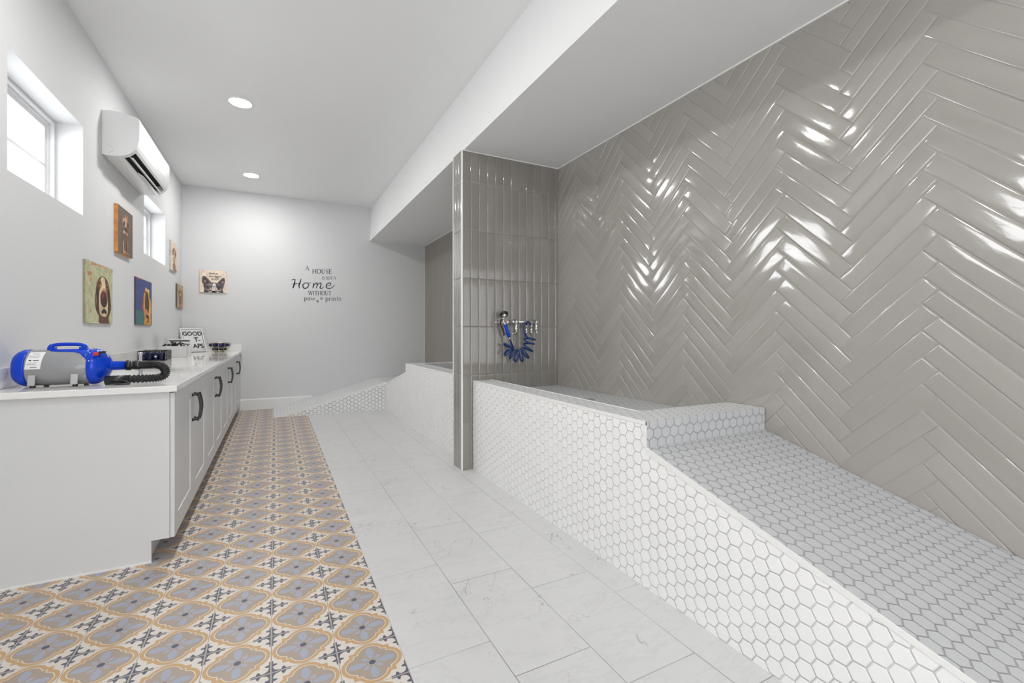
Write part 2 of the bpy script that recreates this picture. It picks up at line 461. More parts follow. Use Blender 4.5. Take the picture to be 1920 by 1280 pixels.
# ------------------------------------------------------------------ glazed tiling
rng = random.Random(7)
def add_tile(mb, tone, C, du, dv, nrm, L, W, TH=0.0035, gap=0.0020, amp=1.0):
    """one hand-made tile centred at C, length L along du, width W along dv, raised along nrm"""
    lu = L / 2 - gap / 2; wv = W / 2 - gap / 2
    def prof(h): return [(-h, 0.0), (-h + 0.0008, 0.55), (-h + 0.003, 0.85), (-h + 0.008, 0.97)]
    def axis(h, k):
        e = prof(h); r = [(p, f) for p, f in e]
        m_ = h - 0.008
        r += [(-m_ + 2 * m_ * j / k, 1.0) for j in range(1, k)]
        r += [(-p, f) for p, f in reversed(e)]
        return r
    U = axis(lu, max(3, int(L / 0.07))); V = axis(wv, 4)
    tu = rng.uniform(-1, 1) * 0.0009 * amp; tv = rng.uniform(-1, 1) * 0.0007 * amp; dz = rng.uniform(-0.0006, 0.0006)
    ph = rng.uniform(0, 6.28); ph2 = rng.uniform(0, 6.28)
    a1 = rng.uniform(0.1, 0.3) * 0.001 * amp; crown = rng.uniform(0.0002, 0.0007) * amp
    t = rng.random(); verts = []; uvs = []
    ou, ov = rng.uniform(0, 50), rng.uniform(0, 50)
    for pu, fu in U:
        for pv, fv in V:
            k = min(fu, fv)
            h = TH * (1 if k >= 1 else k)
            if k > 0.5:
                h += dz + tu * pu / lu + tv * pv / wv
                h += a1 * math.sin(pu * 22 + ph) * math.cos(pv * 40 + ph2)
                h -= crown * (pv / wv) ** 4 + crown * 0.6 * (pu / lu) ** 8
            verts.append(C + du * pu + dv * pv + nrm * h); uvs.append((pu + ou, pv + ov))
    nU, nV = len(U), len(V); base = len(mb.v)
    mb.v += [tuple(p) for p in verts]
    for i in range(nU - 1):
        for j in range(nV - 1):
            idx = (i * nV + j, (i + 1) * nV + j, (i + 1) * nV + j + 1, i * nV + j + 1)
            mb.f.append(tuple(base + k for k in idx)); mb.uv.append([uvs[k] for k in idx]); mb.mi.append(0); mb.sm.append(True); tone.append(t)
def bisect(o, co, no):
    """cut away everything on the no side of the plane"""
    bm = bmesh.new(); bm.from_mesh(o.data)
    bmesh.ops.bisect_plane(bm, geom=bm.verts[:] + bm.edges[:] + bm.faces[:], plane_co=co, plane_no=no, clear_outer=True)
    bm.to_mesh(o.data); bm.free()

# herringbone on the right wall
Lh, Wh = 0.448, 0.0796
mb = MB(); tone = []
r2 = math.sqrt(0.5)
s_off, z_off = 1.1668, 1.9557
def wall_pt(p, q): return Vector((X_RIGHT, s_off - (p - q) * r2, z_off + (p + q) * r2))
dP = Vector((0, -r2, r2)); dQ = Vector((0, r2, r2)); NR = Vector((-1, 0, 0))
for c in range(-14, 18):
    for k in range(-60, 60):
        for kind in (0, 1):
            if kind == 0: p, q, l, w = k * Wh + c * Lh + Lh / 2, k * Wh - c * Lh + Wh / 2, Lh, Wh
            else: p, q, l, w = k * Wh + c * Lh + Lh + Wh / 2, k * Wh - c * Lh + Wh - Lh / 2, Wh, Lh
            C = wall_pt(p, q)
            if C.y < -2.6 or C.y > 3.69 + 0.2 or C.z < 0.2 or C.z > 2.95: continue
            if C.y > 2.1 and C.z < 0.45: continue
            if kind == 0: add_tile(mb, tone, C, dP, dQ, NR, Lh, Wh)
            else: add_tile(mb, tone, C, dQ, dP * -1, NR, Lh, Wh)
mb.tone = tone
tiles = mb.build('wall_right', [TILEG], fix=False, merge=False)
bisect(tiles, (0, 0, Z_SOFFIT), (0, 0, 1)); bisect(tiles, (0, 3.70, 0), (0, 1, 0))
tag(tiles, kind='structure')
mb = MB(); mb.box((X_RIGHT - 0.0012, Y_FRONT - 0.1, -0.1), (X_RIGHT + 0.15, 3.72, Z_SOFFIT + 0.05)); struct('wall_right', mb, GROUTT)
mb = MB(); mb.box((X_RIGHT, 3.72, -0.1), (X_RIGHT + 0.15, Y_BACK + 0.1, Z_SOFFIT + 0.05)); struct('wall_right', mb, STONE)

# partition wall between the two wash bays, stacked vertical tile
PX0, PY0, PY1 = 1.436, 3.696, 3.905
mb = MB(); mb.box((PX0, PY0, 0), (X_RIGHT, PY1, Z_SOFFIT)); struct('wall_middle', mb, GROUTT)
mb = MB(); tone = []
for k in range(13):
    for r in range(-1, 7):
        z = -0.015 + 0.42 * r + 0.21
        C = Vector((1.4375 + 0.0793 * (k + 0.5), PY0, z))
        if k > 1 and z < 0.5: continue
        add_tile(mb, tone, C, Vector((0, 0, 1)), Vector((1, 0, 0)), Vector((0, -1, 0)), 0.42, 0.0793, amp=0.4)
for k in range(3):
    for r in range(-1, 7):
        C = Vector((PX0, PY0 + 0.0697 * (k + 0.5), -0.015 + 0.42 * r + 0.21))
        add_tile(mb, tone, C, Vector((0, 0, 1)), Vector((0, 1, 0)), Vector((-1, 0, 0)), 0.42, 0.0697, amp=0.8)
mb.tone = tone
o = mb.build('wall_middle', [TILEP], fix=False, merge=False); tag(o, kind='structure')
bisect(o, (0, 0, Z_SOFFIT), (0, 0, 1)); bisect(o, (0, 0, 0.0005), (0, 0, -1)); bisect(o, (X_RIGHT - 0.006, 0, 0), (1, 0, 0))
mb = MB(); mb.box((PX0 - 0.0075, PY0 - 0.0075, 0), (PX0 + 0.006, PY0 + 0.006, Z_SOFFIT)); struct('trim_1', mb, TRIMW, bevel=0.002)
mb = MB(); mb.box((PX0 - 0.0075, PY1 - 0.004, 0), (PX0 + 0.006, PY1 + 0.004, Z_SOFFIT)); struct('trim_2', mb, TRIMW)
mb = MB(); mb.box((X_RIGHT - 0.012, Y_FRONT, Z_SOFFIT - 0.007), (X_RIGHT, PY0, Z_SOFFIT + 0.001)); struct('trim_3', mb, TRIMW)
mb = MB(); mb.box((PX0 - 0.009, PY0 - 0.011, Z_SOFFIT - 0.006), (X_RIGHT, PY0, Z_SOFFIT + 0.001)); struct('trim_4', mb, TRIMW)
mb = MB(); mb.box((X_RIGHT - 0.008, PY1, Z_SOFFIT - 0.007), (X_RIGHT, Y_BACK, Z_SOFFIT + 0.001)); struct('trim_5', mb, TRIMW)
mb = MB(); mb.box((X_RIGHT - 0.006, Y_BACK - 0.006, 0.6), (X_RIGHT, Y_BACK, Z_SOFFIT)); struct('trim_6', mb, TRIMW)

# ------------------------------------------------------------------ raised wash basins with ramps
HX = 1.535; XE = X_RIGHT - 0.008
def uvx(pts): return [(p[2], p[1]) for p in pts]          # faces that look along x
def uvy(pts): return [(p[0] - 0.0171, p[2] - 0.0122) for p in pts]          # faces that look along y
def uvyf(pts): return [(p[2], p[0]) for p in pts]
def uvz(pts, k=1.0): return [(p[0] - 0.0171, p[1] * k) for p in pts]
def tub(name, loc, label, y_wall, y_out, y_foot, x_curb, y_curb, z_top, z_step, z_bed, z_foot, trim_name='edge_trim'):
    """basin from y_wall (partition) to y_out, ramp falling from y_out to y_foot"""
    root = thing(name, loc, label, 'dog wash tub')
    x0, x1 = HX, XE
    y_c = y_curb
    mb = MB()
    def q(pts, f, mi): mb.poly(pts, mi, f(pts))
    lo, hi = (y_out, y_wall) if y_out < y_wall else (y_wall, y_out)
    ci = y_c
    q([(x0, lo, 0), (x0, hi, 0), (x0, hi, z_top), (x0, lo, z_top)], uvx, 0)
    q([(x0, y_out, 0), (x1, y_out, 0), (x1, y_out, z_top), (x0, y_out, z_top)], uvy, 1)
    a, bb = (ci, y_wall)
    q([(x0, a, z_top), (x_curb, a, z_top), (x_curb, bb, z_top), (x0, bb, z_top)], uvz, 2)
    q([(x0, y_out, z_top), (x1, y_out, z_top), (x1, ci, z_top), (x0, ci, z_top)], uvz, 2)
    q([(x_curb, ci, z_top), (x1, ci, z_top), (x1, ci, z_bed), (x_curb, ci, z_bed)], uvy, 1)
    q([(x_curb, ci, z_top), (x_curb, y_wall, z_top), (x_curb, y_wall, z_bed), (x_curb, ci, z_bed)], uvx, 0)
    q([(x_curb, ci, z_bed), (x1, ci, z_bed), (x1, y_wall, z_bed), (x_curb, y_wall, z_bed)], uvz, 2 if y_out > y_wall else 1)
    q([(x1, lo, 0), (x1, hi, 0), (x1, hi, z_bed), (x1, lo, z_bed)], uvx, 0)
    q([(x0, y_wall, 0), (x1, y_wall, 0), (x1, y_wall, z_bed), (x_curb, y_wall, z_bed), (x_curb, y_wall, z_top), (x0, y_wall, z_top)], uvy, 1)
    q([(x0, lo, 0), (x1, lo, 0), (x1, hi, 0), (x0, hi, 0)], uvz, 1)
    mb.build('basin', [HEXW, HEXF, HEXL], root, merge=False, fix=False)
    # drain in the basin bed
    yd = (ci + y_wall) / 2
    mb = MB(); mb.lathe([(0.055, 0), (0.055, 0.003), (0.04, 0.004), (0.0, 0.004)], (x_curb + 0.36, yd, z_bed), n=24); mb.build('drain', CHROME, root)
    # ramp
    mb = MB()
    A = [(y_out, z_step), (y_foot, z_foot)]
    q([(x0, y_out, 0), (x0, y_foot, 0), (x0, y_foot, z_foot), (x0, y_out, z_step)], uvx, 0)
    k = math.hypot(y_out - y_foot, z_step - z_foot) / abs(y_out - y_foot)
    q([(x0, y_out, z_step), (x1, y_out, z_step), (x1, y_foot, z_foot), (x0, y_foot, z_foot)], lambda P: [(p[0] - 0.0171, (p[1] - y_out) * k) for p in P], 1)
    if z_foot > 0.05: q([(x0, y_foot, 0), (x1, y_foot, 0), (x1, y_foot, z_foot), (x0, y_foot, z_foot)], uvy, 1)
    q([(x1, y_out, 0), (x1, y_foot, 0), (x1, y_foot, z_foot), (x1, y_out, z_step)], uvx, 0)
    q([(x0, y_out, 0), (x1, y_out, 0), (x1, y_foot, 0), (x0, y_foot, 0)], uvz, 1)
    mb.build('ramp', [HEXW, HEXF], root, merge=False, fix=False)
    # smooth white edge pieces
    t = 0.0022; w = 0.016
    mb = MB()
    mb.box((x0 - t, lo, z_top - w), (x0 + 0.006, hi, z_top + t))
    mb.box((x0 - t * 1.15, y_out - (0.0012 if y_out < y_wall else 0.012), z_step), (x0 + 0.005, y_out + (0.012 if y_out < y_wall else 0.0012), z_top - w - 0.0002))
    mb.box((x_curb - 0.006, min(ci, y_wall), z_top - 0.003), (x_curb + t, max(ci, y_wall), z_top + t))
    wd = 0.026
    mb.prism([(y_out, z_step + t), (y_foot, z_foot + t), (y_foot, max(0, z_foot - wd)), (y_out, z_step - wd)], 'x', x0 - t, x0 + 0.005)
    mb.build(trim_name, TRIMW, root, merge=False)
    return root
near = tub('dog_wash_tub', (HX, 1.6, 0), 'white hexagon-tiled dog wash tub below the blue coiled hose, ramp descending toward the camera',
           PY0 - 0.010, 1.597, -0.62, 1.715, 1.83, 0.775, 0.655, 0.690, 0.004)
far = tub('dog_wash_tub', (HX, 5.98, 0), 'white hexagon-tiled dog wash tub behind the grey pillar, ramp turning along the back wall',
          PY1 + 0.003, 6.0, 7.10, 1.715, 5.78, 0.788, 0.672, 0.700, 0.425)
# landing and the second leg of the far ramp
mb = MB()
prof = [(-0.02, 0.006), (0.12, 0.034), (0.30, 0.078), (0.60, 0.158), (HX, 0.425)]
yf, yb = 7.2, Y_BACK - 0.004
for (xa, za), (xb, zb) in zip(prof[:-1], prof[1:]):
    pts = [(xa, yf, 0), (xb, yf, 0), (xb, yf, zb), (xa, yf, za)]; mb.poly(pts, 2, uvyf(pts))
    pts = [(xa, yf, za), (xb, yf, zb), (xb, yb, zb), (xa, yb, za)]; mb.poly(pts, 3, [(p[1], p[0] * 1.03) for p in pts])
pts = [(-0.02, yb, 0), (-0.02, yf, 0), (-0.02, yf, 0.006), (-0.02, yb, 0.006)]; mb.poly(pts, 1, uvx(pts))
for pts, mi in (([(HX, 7.10, 0.425), (XE, 7.10, 0.425), (XE, yb, 0.425), (HX, yb, 0.425)], 3), ([(HX, 7.1, 0), (XE, 7.1, 0), (XE, yb, 0), (HX, yb, 0)], 1)):
    mb.poly(pts, mi, uvz(pts))
pts = [(HX, 7.1, 0), (HX, yf, 0), (HX, yf, 0.425), (HX, 7.1, 0.425)]; mb.poly(pts, 0, uvx(pts))
pts = [(XE, 7.1, 0), (XE, yb, 0), (XE, yb, 0.425), (XE, 7.1, 0.425)]; mb.poly(pts, 0, uvx(pts))
pts = [(-0.02, yb, 0)] + [(x, yb, z) for x, z in prof] + [(XE, yb, 0.425), (XE, yb, 0)]; mb.poly(pts, 0, uvyf(pts))
pts = [(-0.02, yf, 0), (HX, yf, 0), (HX, yb, 0), (-0.02, yb, 0)]; mb.poly(pts, 1, uvz(pts))
low = mb.build('lower_ramp', [HEXW, HEXF, HEXD, HEXL], far, merge=False, fix=False)
mb = MB()
for (xa, za), (xb, zb) in zip(prof[:-1], prof[1:]):
    mb.prism([(xa, za + 0.002), (xb, zb + 0.002), (xb, max(0, zb - 0.022)), (xa, max(0, za - 0.022))], 'y', yf - 0.003, yf + 0.006)
mb.box((-0.024, yf, 0), (-0.018, yb, 0.009))
mb.build('edge_trim', TRIMW, far, merge=False)

# ------------------------------------------------------------------ base cabinets
CX0, CXF, Y0, PITCH = X_LEFT + 0.004, -0.493, 2.955, 1.235
def shaker_door(y0, y1, z0, z1, xf, parent, hinge):
    mb = MB(); w = 0.100; t = 0.020; x0 = xf - t
    mb.box((x0, y0, z0), (xf, y0 + w, z1)); mb.box((x0, y1 - w, z0), (xf, y1, z1))
    mb.box((x0, y0 + w, z0), (xf, y1 - w, z0 + w)); mb.box((x0, y0 + w, z1 - w), (xf, y1 - w, z1))
    mb.box((x0, y0 + w - 0.005, z0 + w - 0.005), (x0 + 0.014, y1 - w + 0.005, z1 - w + 0.005))
    d = mb.build('door', CAB, parent, bevel=0.0015, merge=False)
    yh = y1 - 0.040 if hinge == 'lo' else y0 + 0.040
    hz0, hz1 = 0.622, 0.805
    mb = MB(); pts = []
    n = 12
    for k in range(n + 1):
        t_ = k / n; z = hz0 + 0.012 + (hz1 - hz0 - 0.024) * t_
        pts.append((xf + 0.032 + 0.012 * math.sin(math.pi * t_), yh, z))
    prof4 = []
    V = []; F = []
    for i, p in enumerate(pts):
        hw, ht = 0.0085, 0.0060
        V += [(p[0] - ht, p[1] - hw, p[2]), (p[0] + ht, p[1] - hw, p[2]), (p[0] + ht, p[1] + hw, p[2]), (p[0] - ht, p[1] + hw, p[2])]
    for i in range(n):
        for k in range(4): F.append((i * 4 + k, i * 4 + (k + 1) % 4, (i + 1) * 4 + (k + 1) % 4, (i + 1) * 4 + k))
    F += [(3, 2, 1, 0), tuple(n * 4 + k for k in range(4))]
    mb.faces(V, F)
    for zc in (hz0 + 0.012, hz1 - 0.012):
        mb.lathe([(0.011, 0.0), (0.010, 0.003), (0.006, 0.009), (0.0055, 0.024), (0.0085, 0.030), (0.0085, 0.037)], (xf, yh, zc), 'x', 14)
    mb.build('handle', BLACK, d, bevel=0.001, merge=False)
names = ['white base cabinet nearest the camera with a wide flat end panel',
         'white base cabinet next to the one under the dog dryer, second pair of black handles',
         'white base cabinet second from the back wall, third pair of black handles',
         'white base cabinet closest to the back wall, under the wire bowl']
ZT = 0.883
for i in range(4):
    a = Y0 + PITCH * i; c = a + PITCH
    r = thing('base_cabinet', (-0.85, (a + c) / 2, 0), names[i], 'cabinet', 'white base cabinets along the left wall')
    mb = MB()
    if i == 0:
        mb.prism([(CX0, 0.002), (-0.570, 0.002), (-0.570, 0.113), (CXF, 0.113), (CXF, ZT), (CX0, ZT)], 'y', a, a + 0.02)
        mb.build('end_panel', CAB, r, bevel=0.001, merge=False); mb = MB()
        mb.box((CX0, a - 0.006, 0), (-0.568, a + 0.001, 0.007)); mb.build('base_bead', WHITE, r, merge=False); mb = MB(); a0 = a + 0.0205
    else: a0 = a + 0.001
    mb.box((CX0, a0, 0.115), (CXF - 0.001, c - 0.001, ZT - 0.001)); mb.build('body', CAB, r, merge=False)
    mb = MB(); mb.box((-0.6, a0, 0.002), (-0.585, c, 0.115)); mb.build('toe_kick', CAB, r, merge=False)
    mid = (a + c) / 2
    shaker_door(a + 0.002, mid - 0.0015, 0.113, ZT - 0.008, CXF + 0.0215, r, 'lo')
    shaker_door(mid + 0.0015, c - 0.002, 0.113, ZT - 0.008, CXF + 0.0215, r, 'hi')
yE = Y0 + 4 * PITCH
mb = MB(); mb.box((CX0, yE, 0.0), (CXF + 0.018, Y_BACK - 0.003, ZT - 0.002))
tag(mb.build('filler_panel', CAB), 'narrow white filler panel between the last cabinet and the back wall', 'panel')

# countertop
r = thing('countertop', (-0.83, 5.5, ZT), 'long glossy white quartz countertop on the cabinets', 'countertop')
mb = MB(); mb.box((X_LEFT + 0.001, 2.918, ZT), (-0.456, Y_BACK - 0.001, 0.915)); mb.build('slab', MQ, r, bevel=0.003, merge=False)
mb = MB(); mb.box((X_LEFT + 0.001, 2.918, 0.9155), (X_LEFT + 0.021, Y_BACK - 0.022, 1.018)); tag(mb.build('backsplash', MQ, None, bevel=0.002, merge=False), 'long low white quartz backsplash strip along the left wall', 'backsplash')
mb = MB(); mb.box((X_LEFT + 0.001, Y_BACK - 0.021, 0.9155), (-0.458, Y_BACK - 0.001, 1.018)); tag(mb.build('backsplash', MQ, None, bevel=0.002, merge=False), 'short white quartz backsplash at the far end against the back wall', 'backsplash')
#PART2#
# ------------------------------------------------------------------ ceiling downlights
for y, lab in ((4.97, 'round glowing recessed ceiling light, the larger one nearer the camera'), (7.19, 'round glowing recessed ceiling light nearer the back wall'),
               (2.75, None), (0.53, None), (-1.69, None)):
    r = thing('recessed_light', (-0.29, y, Z_CEIL), lab or 'round glowing recessed ceiling light behind the camera', 'ceiling light', 'recessed ceiling lights')
    mb = MB(); mb.lathe([(0.089, 0.0), (0.090, -0.006), (0.101, -0.007), (0.106, -0.001), (0.106, 0.0)], (-0.29, y, Z_CEIL), n=40); mb.build('trim_ring', WHITE, r)
    mb = MB(); mb.lathe([(0.0, -0.012), (0.05, -0.0105), (0.08, -0.007), (0.089, -0.003)], (-0.29, y, Z_CEIL), n=40); mb.build('diffuser', LAMP, r)

# ------------------------------------------------------------------ wall air conditioner
ay0, ay1 = 4.657, 5.835
r = thing('air_conditioner', (X_LEFT, 5.25, 2.6), 'white wall mounted split air conditioner with open louvre above the pictures', 'air conditioner')
X0 = X_LEFT + 0.0005
prof = [(X0, 2.595), (X0, 2.943), (-1.16, 2.952), (-1.10, 2.948), (-1.04, 2.938), (-0.985, 2.925), (-0.975, 2.915), (-0.974, 2.86), (-0.975, 2.80), (-0.977, 2.74),
        (-0.984, 2.70), (-0.996, 2.672), (-1.012, 2.652)]
low = [(-1.012, 2.652), (-1.022, 2.680), (-1.040, 2.700), (-1.065, 2.690), (-1.075, 2.655), (-1.085, 2.604)]
rest = [(-1.085, 2.604), (-1.12, 2.597), (-1.165, 2.593)]
mb = MB(); full = prof + [(-1.040, 2.625), (-1.062, 2.612)] + rest
mb.prism(full, 'y', ay0, ay0 + 0.055, 0); mb.prism(full, 'y', ay1 - 0.055, ay1, 0)
mb.prism(prof + low[1:] + rest[1:], 'y', ay0 + 0.055, ay1 - 0.055, 0)
o = mb.build('housing', ACW, r, merge=False)
md = o.modifiers.new('bevel', 'BEVEL'); md.width = 0.006; md.segments = 3; md.limit_method = 'ANGLE'; md.angle_limit = math.radians(50)
mb = MB(); mb.prism([(-1.016, 2.656), (-1.025, 2.684), (-1.04, 2.703), (-1.068, 2.693), (-1.079, 2.655), (-1.083, 2.610), (-1.076, 2.64), (-1.065, 2.68), (-1.04, 2.69), (-1.028, 2.675)], 'y', ay0 + 0.0552, ay1 - 0.0552)
mb.build('outlet_slot', DARK, r, merge=False)
mb = MB()
pts = []
for k in range(9):
    t = k / 8; ang = 0.9 + t * 0.5
    pts.append((-1.062 + 0.034 * t, 2.640 - 0.022 * t - 0.006 * math.sin(t * 3.14)))
th = [(p[0] - 0.001, p[1] - 0.006) for p in reversed(pts)]
mb.prism(pts + th, 'y', ay0 + 0.07, ay1 - 0.07, 0)
mb.build('louvre', ACW, r, merge=False)
mb = MB(); mb.prism([(-1.083, 2.602), (-1.040, 2.575), (-1.036, 2.579), (-1.078, 2.612)], 'y', ay0 + 0.45, ay1 - 0.06); mb.build('lower_louvre', ACW, r, merge=False)
for yy, rr in ((ay0 - 0.0004, 0.030),):
    mb = MB(); cp = [(-1.175 + rr * 1.1 * math.cos(a), yy, 2.645 + rr * math.sin(a)) for a in [math.radians(d) for d in range(-80, 100, 12)]]
    mb.tube(cp, 0.0012, 6); mb.build('pipe_knockout', ALU, r)
mb = MB(); mb.lathe([(0.006, 0), (0.006, 0.002), (0.0, 0.003)], (-0.975, 5.28, 2.79), 'x', 12); mb.build('indicator', ALU, r)

# ------------------------------------------------------------------ pictures
def ell(cx, cy, rx, ry, rot=0, n=26, wob=0.0, seed=1):
    R = random.Random(seed); P = []
    for k in range(n):
        a = 2 * math.pi * k / n; w = 1 + R.uniform(-wob, wob)
        x, y = rx * w * math.cos(a), ry * w * math.sin(a)
        P.append((cx + x * math.cos(rot) - y * math.sin(rot), cy + x * math.sin(rot) + y * math.cos(rot)))
    return P
def blob(*P): return [(p.x, p.y) for p in catmull([(a, b, 0) for a, b in P], 5, True)]
PM = {}
def paint(c, scale=18, amp=0.18):
    k = (c, scale, amp)
    if k not in PM:
        m, b = mat('paint_%d_%d_%d' % c, None, 0.6)
        tc = E.tree.nodes.new('ShaderNodeTexCoord')
        n = noise(tc.outputs['Object'], scale, 4, 0.65)
        cl = S(*c)
        setcol(b, colmix(smooth(n, 0.3, 0.7), tuple(x * (1 - amp) for x in cl[:3]) + (1,), tuple(min(1, x * (1 + amp)) for x in cl[:3]) + (1,)))
        bump(b, noise(tc.outputs['Object'], 120, 2), 0.0004, 0.5)
        PM[k] = m
    return PM[k]
def clip01(P, e=0.0):
    for ax, lim, sg in ((0, 0.0 + e, 1), (0, 1.0 - e, -1), (1, 0.0 + e, 1), (1, 1.0 - e, -1)):
        out = []
        for i in range(len(P)):
            a, b = P[i - 1], P[i]
            ina, inb = sg * (a[ax] - lim) >= 0, sg * (b[ax] - lim) >= 0
            if ina != inb:
                t = (lim - a[ax]) / (b[ax] - a[ax]); out.append((a[0] + t * (b[0] - a[0]), a[1] + t * (b[1] - a[1])))
            if inb: out.append(b)
        P = out
        if not P: break
    return P
def picture(label, wall, a0, a1, z0, z1, th, bg, side, layers, group=None):
    """wall 'left': runs along y on x = X_LEFT; wall 'back': runs along x on y = Y_BACK"""
    ctr = (X_LEFT, (a0 + a1) / 2, z0) if wall == 'left' else ((a0 + a1) / 2, Y_BACK, z0)
    r = thing('canvas_picture', ctr, label, 'picture', group)
    mb = MB()
    if wall == 'left': mb.box((X_LEFT + 0.0005, a0, z0), (X_LEFT + th, a1, z1))
    else: mb.box((a0, Y_BACK - th, z0), (a1, Y_BACK - 0.0005, z1))
    mb.build('canvas', paint(side), r, bevel=0.0015, merge=False)
    def P3(u, v, k):
        d = th + 0.0003 + 0.00012 * k
        if wall == 'left': return (X_LEFT + d, a0 + u * (a1 - a0), z0 + v * (z1 - z0))
        return (a0 + u * (a1 - a0), Y_BACK - d, z0 + v * (z1 - z0))
    mats = [paint(bg)]; mb = MB(); mb.poly([P3(u, v, 0) for u, v in ((0.004, 0.004), (0.996, 0.004), (0.996, 0.996), (0.004, 0.996))], 0)
    for k, (c, P) in enumerate(layers):
        m = paint(c) if isinstance(c, tuple) else c
        if m not in mats: mats.append(m)
        Q = clip01(P, 0.006)
        if len(Q) > 2: mb.poly([P3(u, v, k + 1) for u, v in Q], mats.index(m))
    o = mb.build('painting', mats, r, merge=False, fix=False)
    # make every paint layer face the room
    me = o.data; want = Vector((1, 0, 0)) if wall == 'left' else Vector((0, -1, 0))
    bm = bmesh.new(); bm.from_mesh(me)
    bm.normal_update()
    for f in bm.faces:
        if f.normal.dot(want) < 0: f.normal_flip()
    bm.to_mesh(me); bm.free()
    return r, P3
rr = random.Random(3)
spaniel = [((196, 120, 82), ell(0.14, 0.80, 0.07, 0.035, wob=0.4)), ((198, 128, 88), ell(0.17, 0.70, 0.03, 0.04, wob=0.4)), ((200, 128, 92), ell(0.18, 0.2, 0.025, 0.03, wob=0.4)),
    ((206, 140, 104), ell(0.30, 0.97, 0.1, 0.02, wob=0.4)), ((160, 60, 40), ell(0.98, 0.96, 0.025, 0.025)), ((205, 150, 110), ell(0.62, 0.98, 0.2, 0.014, wob=0.4)),
    ((92, 58, 40), blob((0.46, -0.02), (0.47, 0.12), (0.36, 0.22), (0.33, 0.36), (0.34, 0.5), (0.38, 0.66), (0.46, 0.76), (0.58, 0.81), (0.70, 0.80), (0.82, 0.72), (0.88, 0.58), (0.92, 0.42), (0.93, 0.28), (0.88, 0.18), (0.83, 0.10), (0.84, -0.02))),
    ((52, 34, 27), blob((0.35, 0.30), (0.36, 0.5), (0.42, 0.60), (0.46, 0.5), (0.44, 0.3), (0.42, 0.22))), ((56, 36, 28), blob((0.80, 0.3), (0.80, 0.5), (0.84, 0.6), (0.89, 0.46), (0.91, 0.3), (0.86, 0.2))),
    ((150, 108, 70), ell(0.37, 0.38, 0.012, 0.1)), ((150, 104, 68), ell(0.89, 0.36, 0.010, 0.1)),
    ((226, 204, 166), blob((0.50, 0.16), (0.46, 0.34), (0.46, 0.5), (0.52, 0.64), (0.52, 0.76), (0.60, 0.80), (0.68, 0.77), (0.70, 0.66), (0.76, 0.5), (0.80, 0.34), (0.77, 0.18), (0.66, 0.13))),
    ((162, 98, 58), ell(0.50, 0.68, 0.055, 0.065)), ((150, 88, 54), ell(0.755, 0.66, 0.05, 0.065)), ((28, 20, 18), ell(0.50, 0.69, 0.032, 0.036)), ((26, 20, 18), ell(0.765, 0.66, 0.03, 0.034)),
    ((190, 150, 90), ell(0.50, 0.655, 0.02, 0.012)), ((235, 235, 235), ell(0.508, 0.70, 0.008, 0.008)), ((235, 235, 235), ell(0.77, 0.67, 0.007, 0.008)),
    ((188, 164, 112), ell(0.64, 0.58, 0.08, 0.035)), ((198, 110, 78), ell(0.635, 0.43, 0.145, 0.155)), ((74, 32, 26), ell(0.635, 0.42, 0.125, 0.14)), ((44, 26, 26), ell(0.64, 0.38, 0.08, 0.09)), ((120, 60, 46), ell(0.60, 0.48, 0.03, 0.04)),
    ((206, 184, 150), ell(0.56, 0.24, 0.07, 0.06)), ((212, 190, 156), ell(0.72, 0.24, 0.07, 0.06)), ((30, 26, 24), blob((0.54, 0.21), (0.64, 0.26), (0.74, 0.21), (0.70, 0.17), (0.64, 0.19), (0.57, 0.17))),
    ((218, 190, 146), ell(0.64, 0.145, 0.09, 0.025)), ((222, 216, 196), blob((0.22, -0.01), (0.22, 0.015), (0.45, 0.015), (0.45, -0.01)))]
picture('picture of a brown and white spaniel on sage green', 'left', 4.262, 4.872, 1.262, 1.716, 0.012, (184, 184, 146), (150, 146, 112), spaniel, 'dog pictures on the left wall')
howler = [((160, 44, 52), blob((-0.02, 1.02), (0.30, 1.02), (0.30, 0.975), (-0.02, 0.975))), ((60, 106, 108), blob((-0.05, -0.05), (1.05, -0.05), (1.0, 0.18), (0.5, 0.3), (-0.05, 0.28))),
    ((52, 58, 110), ell(0.3, 0.86, 0.12, 0.03, wob=0.3)), ((216, 150, 40), blob((0.50, -0.02), (0.52, 0.14), (0.47, 0.30), (0.44, 0.5), (0.48, 0.68), (0.56, 0.80), (0.62, 0.84), (0.68, 0.79), (0.76, 0.82), (0.84, 0.72), (0.92, 0.56), (0.96, 0.38), (0.92, 0.2), (0.90, -0.02))),
    ((236, 200, 106), ell(0.62, 0.80, 0.06, 0.04)), ((238, 206, 120), ell(0.76, 0.78, 0.06, 0.04)), ((170, 84, 32), blob((0.44, 0.66), (0.40, 0.5), (0.36, 0.34), (0.42, 0.36), (0.46, 0.5), (0.48, 0.68))),
    ((40, 24, 20), ell(0.56, 0.74, 0.03, 0.03)), ((40, 26, 22), ell(0.84, 0.66, 0.03, 0.05)), ((58, 40, 40), blob((0.56, 0.36), (0.55, 0.55), (0.60, 0.72), (0.70, 0.74), (0.77, 0.62), (0.80, 0.46), (0.78, 0.3), (0.68, 0.26))),
    ((214, 118, 112), blob((0.56, 0.34), (0.64, 0.36), (0.74, 0.28), (0.72, 0.2), (0.62, 0.22), (0.56, 0.28))), ((60, 34, 30), blob((0.58, 0.2), (0.68, 0.24), (0.80, 0.2), (0.76, 0.12), (0.66, 0.16))), ((240, 210, 120), ell(0.82, 0.3, 0.03, 0.14)),
    ((36, 26, 24), ell(0.72, 0.085, 0.06, 0.025)), ((196, 122, 30), ell(0.60, 0.03, 0.05, 0.05))]
